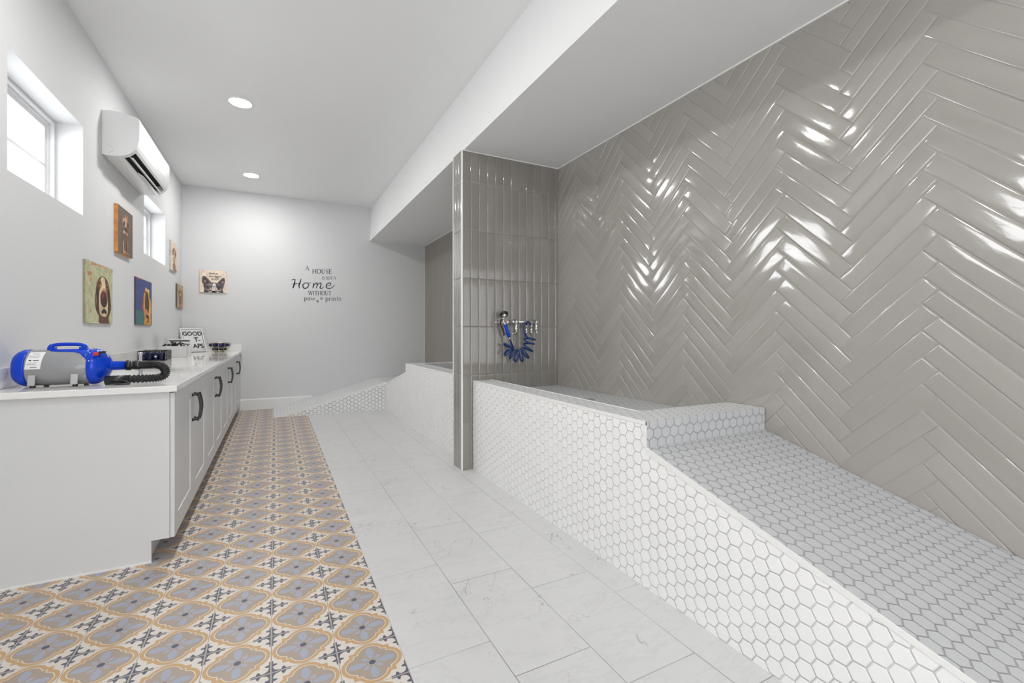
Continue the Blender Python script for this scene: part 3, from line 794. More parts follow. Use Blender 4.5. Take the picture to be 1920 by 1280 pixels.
picture('picture of a golden dog howling against deep blue', 'left', 5.578, 6.224, 1.272, 1.736, 0.012, (56, 70, 128), (70, 60, 78), howler, 'dog pictures on the left wall')
sketch = [((120, 84, 62), ell(0.50, 0.70, 0.30, 0.20, wob=0.15)), ((104, 76, 58), ell(0.52, 0.32, 0.24, 0.32, wob=0.1)), ((196, 156, 124), ell(0.50, 0.72, 0.10, 0.13, wob=0.25)), ((212, 176, 148), ell(0.36, 0.74, 0.05, 0.04, wob=0.3)),
    ((44, 30, 26), ell(0.38, 0.68, 0.06, 0.06, wob=0.2)), ((44, 30, 26), ell(0.64, 0.68, 0.06, 0.06, wob=0.2)), ((225, 205, 190), ell(0.32, 0.70, 0.02, 0.03)), ((60, 42, 34), ell(0.50, 0.56, 0.10, 0.05, wob=0.2)), ((190, 150, 122), ell(0.40, 0.49, 0.10, 0.035, wob=0.4)),
    ((176, 136, 108), ell(0.58, 0.47, 0.08, 0.03, wob=0.4)), ((70, 42, 34), ell(0.52, 0.43, 0.05, 0.03)), ((146, 106, 80), ell(0.76, 0.66, 0.035, 0.14, -0.2, wob=0.2)), ((136, 92, 70), ell(0.24, 0.66, 0.03, 0.14, 0.2, wob=0.2)),
    ((200, 158, 132), ell(0.33, 0.16, 0.035, 0.14, 0.1, wob=0.3)), ((188, 142, 118), ell(0.42, 0.05, 0.14, 0.035, wob=0.4)), ((126, 92, 72), ell(0.60, 0.22, 0.07, 0.12, wob=0.2)), ((160, 112, 84), ell(0.62, 0.05, 0.2, 0.02, wob=0.4)), ((206, 166, 130), ell(0.46, 0.84, 0.015, 0.07, 0.3)), ((206, 166, 130), ell(0.60, 0.84, 0.015, 0.07, -0.3))]
picture('picture of a scruffy terrier on dark brown with thick orange-wood edge', 'left', 4.955, 5.405, 1.882, 2.285, 0.027, (98, 82, 70), (206, 140, 76), sketch, 'dog pictures on the left wall')
pale = [((158, 116, 84), ell(0.5, 0.68, 0.26, 0.13, wob=0.15)), ((120, 84, 60), ell(0.28, 0.62, 0.1, 0.1, 0.3, wob=0.2)), ((116, 82, 60), ell(0.76, 0.60, 0.1, 0.12, -0.3, wob=0.2)), ((214, 190, 162), ell(0.5, 0.62, 0.1, 0.09)), ((60, 46, 40), ell(0.42, 0.68, 0.03, 0.02)), ((60, 46, 40), ell(0.60, 0.68, 0.03, 0.02)),
    ((50, 40, 36), ell(0.51, 0.59, 0.05, 0.025)), ((176, 140, 108), ell(0.5, 0.40, 0.17, 0.16, wob=0.12)), ((150, 112, 84), ell(0.5, 0.15, 0.24, 0.14, wob=0.12)), ((130, 118, 108), ell(0.72, 0.05, 0.2, 0.05, wob=0.1)), ((110, 80, 60), ell(0.42, 0.18, 0.04, 0.12))]
picture('narrow-looking cream picture of a standing brown dog just right of the second window', 'left', 7.214, 7.593, 2.004, 2.388, 0.022, (222, 202, 178), (205, 205, 203), pale, 'dog pictures on the left wall')
tan = [((168, 132, 98), ell(0.5, 0.62, 0.3, 0.2, wob=0.15)), ((140, 98, 70), ell(0.5, 0.25, 0.26, 0.26, wob=0.12)), ((96, 70, 52), ell(0.36, 0.68, 0.06, 0.05)), ((96, 70, 52), ell(0.66, 0.68, 0.06, 0.05)), ((204, 170, 134), ell(0.5, 0.56, 0.12, 0.1)), ((70, 50, 40), ell(0.5, 0.5, 0.06, 0.04)), ((120, 84, 60), ell(0.24, 0.56, 0.05, 0.16)), ((120, 84, 60), ell(0.78, 0.54, 0.05, 0.16)), ((186, 130, 92), ell(0.56, 0.12, 0.16, 0.06, wob=0.3))]
picture('small tan picture of a brown dog, lowest by the corner of the left wall', 'left', 7.635, 8.075, 1.542, 1.868, 0.020, (186, 166, 132), (96, 92, 84), tan, 'dog pictures on the left wall')

# text as plain geometry
def text_mesh(name, s, size, M, material, parent, shear=0.0, ext=0.0006, align='LEFT', spacing=1.0, offset=0.0):
    cu = bpy.data.curves.new(name, 'FONT'); cu.body = s; cu.size = size; cu.shear = shear; cu.extrude = ext
    cu.align_x = align; cu.space_character = spacing; cu.resolution_u = 3; cu.offset = offset
    tmp = bpy.data.objects.new(name + '_tmp', cu); COL.objects.link(tmp)
    bpy.context.view_layer.update()
    dg = bpy.context.evaluated_depsgraph_get()
    me = bpy.data.meshes.new_from_object(tmp.evaluated_get(dg))
    bpy.data.objects.remove(tmp, do_unlink=True); bpy.data.curves.remove(cu)
    me.transform(M); me.materials.clear(); me.materials.append(material)
    o = bpy.data.objects.new(name, me); COL.objects.link(o)
    if parent is not None:
        o.parent = parent
        me.transform(Matrix.Translation(-Vector(parent.get('_org', parent.location)) if parent.type != 'EMPTY' else -parent.location))
    return o
bull = [((104, 90, 92), blob((0.09, 0.44), (0.08, 0.62), (0.14, 0.73), (0.22, 0.71), (0.34, 0.58), (0.42, 0.44), (0.30, 0.36), (0.16, 0.34))),
    ((100, 88, 90), blob((0.92, 0.42), (0.94, 0.58), (0.90, 0.68), (0.84, 0.67), (0.72, 0.54), (0.66, 0.44), (0.76, 0.36), (0.88, 0.34))),
    ((58, 50, 54), blob((0.14, 0.46), (0.14, 0.62), (0.19, 0.66), (0.30, 0.52), (0.32, 0.44), (0.22, 0.38))), ((62, 54, 58), blob((0.88, 0.44), (0.90, 0.58), (0.86, 0.62), (0.76, 0.5), (0.72, 0.42), (0.82, 0.36))),
    ((128, 112, 112), ell(0.20, 0.50, 0.05, 0.08, 0.4)), ((128, 112, 112), ell(0.84, 0.48, 0.05, 0.08, -0.4)),
    ((90, 78, 84), blob((0.20, -0.02), (0.17, 0.16), (0.14, 0.34), (0.28, 0.41), (0.44, 0.45), (0.60, 0.45), (0.76, 0.39), (0.88, 0.32), (0.84, 0.16), (0.83, -0.02))),
    ((150, 132, 134), ell(0.38, 0.36, 0.12, 0.05, 0.1)), ((120, 100, 96), ell(0.70, 0.38, 0.10, 0.035, -0.2)),
    ((232, 222, 214), blob((0.46, 0.30), (0.50, 0.42), (0.57, 0.42), (0.60, 0.30), (0.64, 0.18), (0.60, 0.08), (0.44, 0.08), (0.42, 0.20))),
    ((222, 214, 208), blob((0.32, -0.02), (0.34, 0.06), (0.44, 0.06), (0.44, -0.02))), ((222, 214, 208), blob((0.60, -0.02), (0.60, 0.06), (0.70, 0.05), (0.72, -0.02))),
    ((205, 190, 184), ell(0.33, 0.17, 0.09, 0.07)), ((205, 190, 184), ell(0.71, 0.16, 0.09, 0.07)), ((58, 44, 46), ell(0.31, 0.19, 0.065, 0.055)), ((60, 44, 46), ell(0.71, 0.18, 0.065, 0.055)),
    ((126, 78, 56), ell(0.31, 0.18, 0.04, 0.036)), ((126, 78, 56), ell(0.71, 0.17, 0.04, 0.036)), ((16, 12, 12), ell(0.31, 0.18, 0.022, 0.022)), ((16, 12, 12), ell(0.71, 0.17, 0.022, 0.022)), ((240, 240, 240), ell(0.318, 0.192, 0.006, 0.006)), ((240, 240, 240), ell(0.718, 0.182, 0.006, 0.006)),
    ((24, 20, 22), blob((0.44, -0.02), (0.44, 0.05), (0.50, 0.09), (0.56, 0.09), (0.61, 0.05), (0.62, -0.02)))]
def ringp(cx, cy, rx, ry, w):
    out = []
    for k in range(24):
        a0, a1 = 2 * math.pi * k / 24, 2 * math.pi * (k + 1) / 24
        def sq(a, s): 
            c_, s_ = math.cos(a), math.sin(a); f = (abs(c_) ** 4 + abs(s_) ** 4) ** -0.25
            return (cx + (rx * s) * c_ * f, cy + (ry * s) * s_ * f)
        out.append(((70, 82, 94), [sq(a0, 1), sq(a1, 1), sq(a1, 1 - w), sq(a0, 1 - w)]))
    return out
bull += ringp(0.32, 0.18, 0.125, 0.125, 0.14) + ringp(0.71, 0.17, 0.125, 0.125, 0.14) + [((70, 82, 94), [(0.44, 0.27), (0.58, 0.27), (0.58, 0.295), (0.44, 0.295)]), ((70, 82, 94), [(0.12, 0.28), (0.20, 0.27), (0.20, 0.30), (0.12, 0.31)]), ((70, 82, 94), [(0.83, 0.27), (0.90, 0.28), (0.90, 0.31), (0.83, 0.30)])]
r, P3 = picture('cream picture on the back wall of a dog peeking up through eyeglasses', 'back', -0.990, -0.650, 1.790, 2.126, 0.018, (230, 212, 194), (196, 184, 168), bull)
Mb = lambda x, z: Matrix.Translation((x, Y_BACK - 0.0192 - 0.0045, z)) @ Matrix.Rotation(math.radians(90), 4, 'X')
for s, x, z, sz in (('love is', -0.876, 2.066, 0.042), ('a four legged', -0.902, 2.026, 0.034), ('word', -0.850, 1.984, 0.042)):
    text_mesh('lettering', s, sz, Mb(x, z), INK, r, shear=0.35, ext=0.0003)

# ------------------------------------------------------------------ wall lettering, drawn with pen strokes
def arc(cx, cy, rx, ry, a0, a1, n=12): return [(cx + rx * math.cos(math.radians(a0 + (a1 - a0) * k / n)), cy + ry * math.sin(math.radians(a0 + (a1 - a0) * k / n))) for k in range(n + 1)]
TK, TN = 0.15, 0.07
def sf(x, y, w=0.17): return [([(x - w / 1.6, y), (x + w / 1.6, y)], TN)]
GL = {
 'A': (0.92, [([(0.08, 0.02), (0.45, 1.0)], TN), ([(0.45, 1.0), (0.82, 0.02)], TK), ([(0.22, 0.36), (0.68, 0.36)], TN)] + sf(0.08, 0.02) + sf(0.83, 0.02, 0.2)),
 'H': (0.98, [([(0.18, 0.02), (0.18, 0.98)], TK), ([(0.78, 0.02), (0.78, 0.98)], TK), ([(0.18, 0.52), (0.78, 0.52)], TN)] + sf(0.18, 0.02) + sf(0.18, 0.98) + sf(0.78, 0.02) + sf(0.78, 0.98)),
 'O': (0.98, [(arc(0.47, 0.5, 0.38, 0.48, 120, 240), TK), (arc(0.47, 0.5, 0.38, 0.48, -60, 60), TK), (arc(0.47, 0.5, 0.38, 0.48, 60, 120, 6), TN), (arc(0.47, 0.5, 0.38, 0.48, 240, 300, 6), TN)]),
 'U': (0.92, [([(0.18, 0.98), (0.18, 0.34)] + arc(0.46, 0.34, 0.28, 0.32, 180, 250, 6), TK), (arc(0.46, 0.34, 0.28, 0.32, 250, 360, 8) + [(0.74, 0.98)], TN)] + sf(0.18, 0.98) + sf(0.74, 0.98)),
 'S': (0.68, [([(0.54, 0.78), (0.50, 0.92), (0.34, 0.98), (0.18, 0.90), (0.14, 0.74)], 0.07), ([(0.14, 0.74), (0.24, 0.58), (0.44, 0.46), (0.54, 0.30)], TK), ([(0.54, 0.30), (0.50, 0.10), (0.32, 0.02), (0.16, 0.08), (0.12, 0.24)], 0.07)]),
 'E': (0.78, [([(0.18, 0.02), (0.18, 0.98)], TK), ([(0.08, 0.98), (0.62, 0.98), (0.64, 0.80)], TN), ([(0.08, 0.02), (0.64, 0.02), (0.68, 0.22)], TN), ([(0.18, 0.52), (0.50, 0.52)], TN), ([(0.5, 0.62), (0.5, 0.42)], TN)]),
 'I': (0.42, [([(0.20, 0.02), (0.20, 0.98)], TK)] + sf(0.2, 0.02) + sf(0.2, 0.98)),
 'N': (0.98, [([(0.18, 0.02), (0.18, 0.98)], TN), ([(0.16, 0.98), (0.80, 0.02)], TK), ([(0.80, 0.02), (0.80, 0.98)], TN)] + sf(0.18, 0.02) + sf(0.8, 0.98)),
 'T': (0.80, [([(0.40, 0.02), (0.40, 0.98)], TK), ([(0.06, 0.78), (0.08, 0.98), (0.72, 0.98), (0.74, 0.78)], TN)] + sf(0.4, 0.02)),
 'W': (1.22, [([(0.08, 0.98), (0.36, 0.02)], TK), ([(0.36, 0.02), (0.60, 0.98)], TN), ([(0.58, 0.98), (0.86, 0.02)], TK), ([(0.86, 0.02), (1.10, 0.98)], TN)] + sf(0.10, 0.98) + sf(1.10, 0.98) + sf(0.6, 0.98)),
 'p': (0.66, [([(0.14, -0.38), (0.14, 0.62)], 0.11), (arc(0.33, 0.32, 0.22, 0.30, 150, -150), 0.10)] + sf(0.14, -0.38) + [([(0.02, 0.60), (0.14, 0.62)], 0.06)]),
 'a': (0.60, [([(0.08, 0.50), (0.14, 0.60), (0.30, 0.64), (0.42, 0.54), (0.42, 0.08), (0.54, 0.03)], 0.10), (arc(0.25, 0.20, 0.18, 0.18, 20, 340), 0.09)]),
 'w': (0.92, [([(0.06, 0.62), (0.24, 0.02)], 0.10), ([(0.24, 0.02), (0.42, 0.58)], 0.06), ([(0.42, 0.58), (0.62, 0.02)], 0.10), ([(0.62, 0.02), (0.80, 0.62)], 0.06), ([(0.0, 0.62), (0.16, 0.62)], 0.06), ([(0.72, 0.62), (0.88, 0.62)], 0.06)]),
 'r': (0.50, [([(0.14, 0.02), (0.14, 0.62)], 0.11), ([(0.14, 0.42), (0.26, 0.60), (0.42, 0.60)], 0.09)] + sf(0.14, 0.02)),
 'i': (0.32, [([(0.14, 0.02), (0.14, 0.62)], 0.11), ([(0.13, 0.80), (0.15, 0.88)], 0.12), ([(0.04, 0.60), (0.14, 0.62)], 0.06)] + sf(0.14, 0.02)),
 'n': (0.68, [([(0.14, 0.02), (0.14, 0.62)], 0.11), ([(0.14, 0.44), (0.28, 0.62), (0.44, 0.60), (0.50, 0.44), (0.50, 0.02)], 0.10)] + sf(0.14, 0.02) + sf(0.5, 0.02)),
 't': (0.44, [([(0.20, 0.86), (0.20, 0.14), (0.28, 0.03), (0.40, 0.08)], 0.10), ([(0.04, 0.62), (0.38, 0.62)], 0.06)]),
 's': (0.50, [([(0.40, 0.50), (0.34, 0.61), (0.20, 0.62), (0.10, 0.52), (0.14, 0.40), (0.36, 0.26), (0.40, 0.12), (0.26, 0.02), (0.12, 0.04), (0.07, 0.16)], 0.09)]),
 ' ': (0.40, [])}
def ribbon(mb, P, w, f, taper=None):
    P = [Vector((a, b)) for a, b in P]; n = len(P); L = []; R = []
    for i, p in enumerate(P):
        t = (P[min(i + 1, n - 1)] - P[max(i - 1, 0)]).normalized(); nn = Vector((-t.y, t.x))
        ww = w * (taper[min(i, len(taper) - 1)] if taper else 1)
        L.append(f(p + nn * ww / 2)); R.append(f(p - nn * ww / 2))
    for i in range(n - 1): mb.poly([L[i], R[i], R[i + 1], L[i + 1]])
YD = Y_BACK - 0.0012
dec = thing('wall_lettering', (0.6, Y_BACK, 1.7), 'black wall lettering A house is not a Home without paw prints', 'wall decal')
def word(name, s, x0, x1, zl, zr, hl, hr, jitter=0):
    tot = sum(GL[c][0] for c in s) - 0.1; mb = MB(); cx = 0.0
    def f(px, py):
        u = px / tot
        return (x0 + (x1 - x0) * u, YD, (zl + (zr - zl) * u) + (hl + (hr - hl) * u) * py)
    for c in s:
        adv, st = GL[c]
        for P, w in st: ribbon(mb, P, w, lambda p, o=cx: f(p.x + o, p.y))
        cx += adv
    mb.build(name, INK, dec, merge=False, fix=False)
word('lettering', 'A', 0.432, 0.486, 2.210, 2.211, 0.066, 0.066)
word('lettering', 'HOUSE', 0.536, 0.833, 2.160, 2.176, 0.075, 0.076)
word('lettering', 'IS NOT A', 0.685, 0.897, 2.070, 2.082, 0.052, 0.052)
word('lettering', 'WITHOUT', 0.477, 0.826, 1.803, 1.816, 0.072, 0.073)
word('lettering', 'paw', 0.412, 0.581, 1.722, 1.726, 0.066, 0.068)
word('lettering', 'prints', 0.734, 0.980, 1.726, 1.733, 0.070, 0.072)
mb = MB()
def hf(p): u = p[0]; return (0.234 + 0.652 * u, YD, 1.902 + 0.030 * u + 0.150 * p[1])
def scr(P, w, taper=None):
    C = catmull([(a, b, 0) for a, b in P], 6); n = len(C)
    C = [(c.x * 4.3, c.y) for c in C]
    ribbon(mb, C, w, lambda p: hf((p.x / 4.3, p.y)), [0.42 + 0.48 * math.sin(math.pi * k / (n - 1)) for k in range(n)])
scr([(0.0, 0.88), (0.03, 0.98), (0.09, 0.97)], 0.09); scr([(0.075, 0.98), (0.065, 0.6), (0.04, 0.2), (0.02, 0.02)], 0.16)
scr([(0.21, 1.05), (0.19, 0.7), (0.165, 0.3), (0.175, 0.02)], 0.15); scr([(0.0, 0.48), (0.08, 0.50), (0.20, 0.55)], 0.10)
scr([(0.36, 0.60), (0.31, 0.62), (0.255, 0.40), (0.265, 0.10), (0.31, 0.02), (0.365, 0.18), (0.38, 0.45), (0.345, 0.62)], 0.13); scr([(0.345, 0.62), (0.40, 0.58), (0.44, 0.66)], 0.07)
scr([(0.50, 0.62), (0.495, 0.3), (0.475, 0.02)], 0.13); scr([(0.485, 0.20), (0.53, 0.52), (0.575, 0.60), (0.575, 0.35), (0.555, 0.02)], 0.12)
scr([(0.565, 0.20), (0.61, 0.52), (0.665, 0.60), (0.665, 0.35), (0.645, 0.08), (0.69, 0.02), (0.735, 0.20)], 0.12)
scr([(0.80, 0.26), (0.87, 0.34), (0.905, 0.52), (0.87, 0.62), (0.81, 0.48), (0.79, 0.20), (0.83, 0.02), (0.90, 0.04), (0.96, 0.22), (0.99, 0.42)], 0.12)
mb.build('lettering', INK, dec, merge=False, fix=False)
for cx, cz, rot in ((0.677, 1.757, -0.25), (0.617, 1.711, 0.15)):
    mb = MB()
    for ex, ez, rx, rz in ((0, -0.008, 0.013, 0.010), (-0.019, 0.004, 0.0045, 0.007), (-0.008, 0.015, 0.0045, 0.0075), (0.006, 0.016, 0.0045, 0.0075), (0.018, 0.007, 0.0045, 0.007)):
        x = cx + ex * math.cos(rot) - ez * math.sin(rot); z = cz + ex * math.sin(rot) + ez * math.cos(rot)
        mb.poly([(a, YD, b) for a, b in ell(x, z, rx, rz, rot, 14)])
    mb.build('paw_print', INK, dec, merge=False, fix=False)

# ------------------------------------------------------------------ blue dog dryer on the countertop
DY, DZ = 3.20, 1.012
r = thing('dog_dryer', (-0.97, DY, 0.915), 'blue and grey cylindrical dog grooming dryer with a black ribbed hose on the countertop', 'dryer')
mb = MB(); mb.lathe([(0.089, -1.108), (0.092, -1.100), (0.092, -0.868), (0.089, -0.862)], (0, DY, DZ), 'x', 48)
mb.build('barrel', GREYM, r)
mb = MB(); mb.lathe([(0.0, -1.166), (0.045, -1.165), (0.072, -1.158), (0.084, -1.146), (0.093, -1.128), (0.0945, -1.112), (0.0945, -1.106), (0.090, -1.104)], (0, DY, DZ), 'x', 48)
mb.build('rear_cap', BLUEP, r)
mb = MB(); mb.lathe([(0.090, -0.872), (0.0945, -0.870), (0.0945, -0.852), (0.091, -0.838), (0.082, -0.824), (0.066, -0.808), (0.050, -0.797), (0.036, -0.790), (0.0245, -0.786), (0.0235, -0.725), (0.0, -0.725)], (0, DY, DZ), 'x', 48)
mb.build('nozzle_cap', BLUEP, r)
# blue saddle along the top with carrying handle
mb = MB(); V = []; F = []; na = 12
sx = [(-1.045, 0.12), (-1.02, 0.42), (-0.98, 0.50), (-0.93, 0.54), (-0.905, 0.66), (-0.885, 0.95), (-0.868, 1.15)]
for x, ha in sx:
    for k in range(na + 1):
        a = -ha + 2 * ha * k / na
        V.append((x, DY + 0.0945 * math.sin(a), DZ + 0.0945 * math.cos(a)))
for i in range(len(sx) - 1):
    for k in range(na): F.append((i * (na + 1) + k, i * (na + 1) + k + 1, (i + 1) * (na + 1) + k + 1, (i + 1) * (na + 1) + k))
mb.faces(V, F, 0, True); o = mb.build('top_saddle', BLUEP, r)
o.modifiers.new('thickness', 'SOLIDIFY').thickness = 0.003
mb = MB()
mb.tube(catmull([(-1.034, DY, 1.112), (-1.030, DY, 1.122), (-1.008, DY, 1.129), (-0.965, DY, 1.131), (-0.922, DY, 1.129), (-0.902, DY, 1.122), (-0.898, DY, 1.112)], 5), [0.011] * 6 + [0.009] * 19 + [0.011] * 6, 12)
for x in (-1.028, -0.904): mb.box((x - 0.015, DY - 0.014, 1.098), (x + 0.015, DY + 0.014, 1.116))
mb.build('carry_handle', BLUEP, r, merge=False, bevel=0.002)
for x in (-1.075, -0.915):
    for sy in (-1, 1):
        mb = MB()
        mb.prism([(DY + sy * 0.086, 0.979), (DY + sy * 0.089, 0.979), (DY + sy * 0.099, 0.9275), (DY + sy * 0.060, 0.9245), (DY + sy * 0.060, 0.9275), (DY + sy * 0.094, 0.931)], 'x', x - 0.0135, x + 0.0135)
        f = mb.build('foot', ALU, r, merge=False)
        mb = MB(); mb.lathe([(0.011, 0.9152), (0.011, 0.9255)], (x, DY + sy * 0.078, 0), 'z', 14)
        mb.build('rubber_pad', BLACKP, f, merge=False)
# rating label wrapped on the near side
mb = MB(); V = []; F = []
for i, x in enumerate((-1.100, -1.043)):
    for k in range(9):
        a = math.radians(-92 + 62 * k / 8) ; V.append((x + 0.008 * (k / 8), DY + 0.0930 * math.sin(a), DZ + 0.0930 * math.cos(a)))
for k in range(8): F.append((k, k + 1, 9 + k + 1, 9 + k))
mb.faces(V, F, 0, True); lb = mb.build('rating_label', PAPER, r, fix=False)
mb = MB()
for a_, x0, x1, w in ((-40, -1.080, -1.055, 0.9), (-48, -1.092, -1.050, 0.5), (-53, -1.090, -1.052, 0.5), (-64, -1.088, -1.078, 1.6), (-64, -1.072, -1.050, 1.0), (-72, -1.092, -1.056, 0.5), (-77, -1.094, -1.060, 0.5), (-86, -1.080, -1.056, 0.8)):
    a0, a1 = math.radians(a_ - w), math.radians(a_ + w); R = 0.0934
    mb.poly([(x0, DY + R * math.sin(a0), DZ + R * math.cos(a0)), (x1, DY + R * math.sin(a0), DZ + R * math.cos(a0)), (x1, DY + R * math.sin(a1), DZ + R * math.cos(a1)), (x0, DY + R * math.sin(a1), DZ + R * math.cos(a1))])
mb.build('print', INK, lb, merge=False, fix=False)
for x, a_ in ((-0.880, -62), (-0.908, -82), (-0.876, -118), (-0.862, -40), (-0.858, -70), (-0.860, -20)):
    a = math.radians(a_); R = 0.0925 if x < -0.87 else 0.0948
    mb = MB(); c = Vector((x, DY + R * math.sin(a), DZ + R * math.cos(a))); n_ = Vector((0, math.sin(a), math.cos(a)))
    mb.tube([c, c + n_ * 0.003], [0.0042, 0.0032], 10); mb.build('screw', CHROME, r)
mb = MB(); mb.box((-0.842, 3.112, 1.072), (-0.822, 3.128, 1.088)); o = mb.build('power_switch', RED, r, bevel=0.002)
mb = MB(); mb.box((-0.828, 3.130, 1.082), (-0.798, 3.152, 1.094)); mb.build('speed_switch', BLACKP, r, bevel=0.003)
mb = MB(); mb.tube(catmull([(-0.806, 3.14, 1.088), (-0.790, 3.13, 1.080), (-0.784, 3.125, 1.062)], 4), 0.0025, 8); mb.build('wire_guard', CHROME, r)
# hose: cuff, connector, ribbed bend lying down on the counter
mb = MB(); mb.lathe([(0.0, -0.7265), (0.028, -0.7265), (0.028, -0.706), (0.024, -0.704), (0.024, -0.690), (0.026, -0.688), (0.026, -0.665), (0.0225, -0.662), (0.0225, -0.606), (0.0, -0.606)], (0, DY, DZ), 'x', 28)
mb.build('hose_cuff', BLACKP, r)
path = catmull([(-0.612, DY, 1.012), (-0.585, DY - 0.002, 1.009), (-0.560, DY - 0.008, 0.994), (-0.549, DY - 0.016, 0.972), (-0.556, DY - 0.024, 0.950), (-0.580, DY - 0.032, 0.941), (-0.62, DY - 0.040, 0.9395), (-0.68, DY - 0.050, 0.940), (-0.74, DY - 0.058, 0.940), (-0.80, DY - 0.062, 0.941)], 14)
rad = [0.0203 + 0.0024 * (1 if (k // 2) % 2 else -1) for k in range(len(path))]
mb = MB(); mb.tube(path, rad, 20); mb.build('ribbed_hose', BLACKP, r)
mb = MB(); mb.lathe([(0.012, -0.80), (0.024, -0.795), (0.0235, -0.70), (0.0, -0.70)], (0, DY - 0.075, 0.9395), 'x', 24); mb.build('hose_end', BLACKP, r)
mb = MB(); mb.tube(catmull([(-0.800, 3.145, 0.935), (-0.772, 3.098, 0.928), (-0.735, 3.080, 0.921), (-0.700, 3.084, 0.921), (-0.690, 3.094, 0.922), (-0.712, 3.100, 0.935), (-0.76, 3.110, 0.946), (-0.800, 3.13, 0.950)], 8), 0.0045, 10); mb.build('power_cord', BLACKP, r)
mb = MB(); mb.lathe([(0.0125, 0.9155), (0.0125, 0.925), (0.0085, 0.93), (0.0085, 1.060), (0.0125, 1.062), (0.0125, 1.075), (0, 1.076)], (-0.715, 3.44, 0), 'z', 20)
tag(mb.build('spray_bottle_tube', ALU), 'short grey metal tube standing on the counter behind the dryer hose', 'tube')

# ------------------------------------------------------------------ things further along the countertop
def wire_grid_box(mb, x0, x1, y0, y1, z0, z1, r, nx, ny, nz, taper=0.0):
    def fr(t): return (x0 - taper * t, x1 + taper * t, y0 - taper * t, y1 + taper * t)
    for k in range(nz + 1):
        t = k / nz; a, b, c, d = fr(t); z = z0 + (z1 - z0) * t
        rr_ = r * 1.5 if k in (0, nz) else r
        mb.tube([(a, c, z), (b, c, z), (b, d, z), (a, d, z)], rr_, 6, closed=True)
    A, B, C_, D = fr(0); a, b, c, d = fr(1)
    for k in range(nx + 1):
        f = k / nx
        for ya, yb in ((C_, c), (D, d)): mb.tube([(A + (B - A) * f, ya, z0), (a + (b - a) * f, yb, z1)], r, 5)
    for k in range(ny + 1):
        f = k / ny
        for xa, xb in ((A, a), (B, b)): mb.tube([(xa, C_ + (D - C_) * f, z0), (xb, c + (d - c) * f, z1)], r, 5)
# dark open-front tray of navy bottles
r = thing('wire_tray', (-1.07, 5.72, 0.915), 'dark wire-framed tray on the counter filled with navy blue items', 'tray')
tx0, tx1, ty0, ty1 = -1.180, -0.975, 5.60, 5.92
mb = MB(); wire_grid_box(mb, tx0, tx1, ty0, ty1, 0.919, 1.010, 0.0034, 3, 4, 2); mb.build('wire_frame', BLACK, r, merge=False)
mb = MB(); mb.box((tx0, ty0, 0.9165), (tx1, ty1, 0.920)); mb.build('base', BLACK, r)
for xx in (tx0, tx1):
    mb = MB(); mb.box((xx - 0.001, ty0 + 0.004, 0.922), (xx + 0.001, ty1 - 0.004, 1.007)); mb.build('side_panel', BLACK, r)
R5 = random.Random(5)
for k in range(8):
    x = tx0 + 0.028 + (k % 4) * 0.049; y = ty0 + (0.06 if k < 4 else 0.20) + R5.uniform(-0.01, 0.01)
    mb = MB(); z0 = 0.9205; h = R5.uniform(0.074, 0.088)
    mb.lathe([(0.0, z0), (0.0225, z0), (0.0238, z0 + 0.006), (0.0238, z0 + h - 0.02), (0.016, z0 + h - 0.010), (0.009, z0 + h - 0.006), (0.009, z0 + h + 0.004), (0.0, z0 + h + 0.004)], (x, y, 0), 'z', 18)
    o = mb.build('bottle', NAVY)
    tag(o, 'small navy blue bottle standing in the dark wire tray', 'bottle', 'navy bottles in the dark wire tray')
mb = MB()
mb.lathe([(0.0, 0), (0.009, 0.0), (0.009, 0.004), (0.0, 0.004)], (0, 0, 0), 'y', 16)
mb2 = MB(); mb2.lathe([(0.0, 5.5935), (0.0095, 5.5935), (0.0095, 5.5975), (0.0, 5.5975)], (-1.045, 0, 0.958), 'y', 18); mb2.build('white_knob', PAPER, r)
# white wire basket heaped with black bits
r = thing('wire_basket', (-1.02, 6.45, 0.915), 'white rectangular wire grid basket heaped with black and white items', 'basket')
bx0, bx1, by0, by1 = -1.165, -0.895, 6.33, 6.64
mb = MB(); wire_grid_box(mb, bx0, bx1, by0, by1, 0.9185, 1.040, 0.0016, 18, 18, 9); mb.build('wire_grid', WHITE, r, merge=False)
mb = MB(); t = 0.002
for a, c in (((bx0 + t, by0 + t, 0.917), (bx1 - t, by1 - t, 0.92)), ((bx0 + t, by0 + 0.003, 0.92), (bx1 - t, by0 + 0.006, 1.036)), ((bx0 + t, by1 - 0.006, 0.92), (bx1 - t, by1 - 0.003, 1.036)), ((bx0 + 0.003, by0 + 0.006, 0.92), (bx0 + 0.006, by1 - 0.006, 1.036)), ((bx1 - 0.006, by0 + 0.006, 0.92), (bx1 - 0.003, by1 - 0.006, 1.036))): mb.box(a, c)
mb.build('liner', PAPER, r, merge=False)
R6 = random.Random(11)
proto = {}
def bow(mi):
    mb = MB()
    for s in (-1, 1):
        mb.prism([(0, 0.002), (s * 0.026, 0.013), (s * 0.028, -0.011)], 'y', -0.006, 0.006)
        mb.tube(catmull([(0, 0, 0), (s * 0.014, 0, 0.010), (s * 0.027, 0, 0.008), (s * 0.027, 0, -0.008), (s * 0.014, 0, -0.009), (0, 0, 0)], 4), 0.0045, 8)
    mb.tube([(0, -0.007, 0), (0, 0.007, 0)], 0.007, 10)
    return mb.build('hair_bow', [BLACKP, PAPER][mi])
for mi in (0, 1): proto[mi] = bow(mi)
cnt = 0
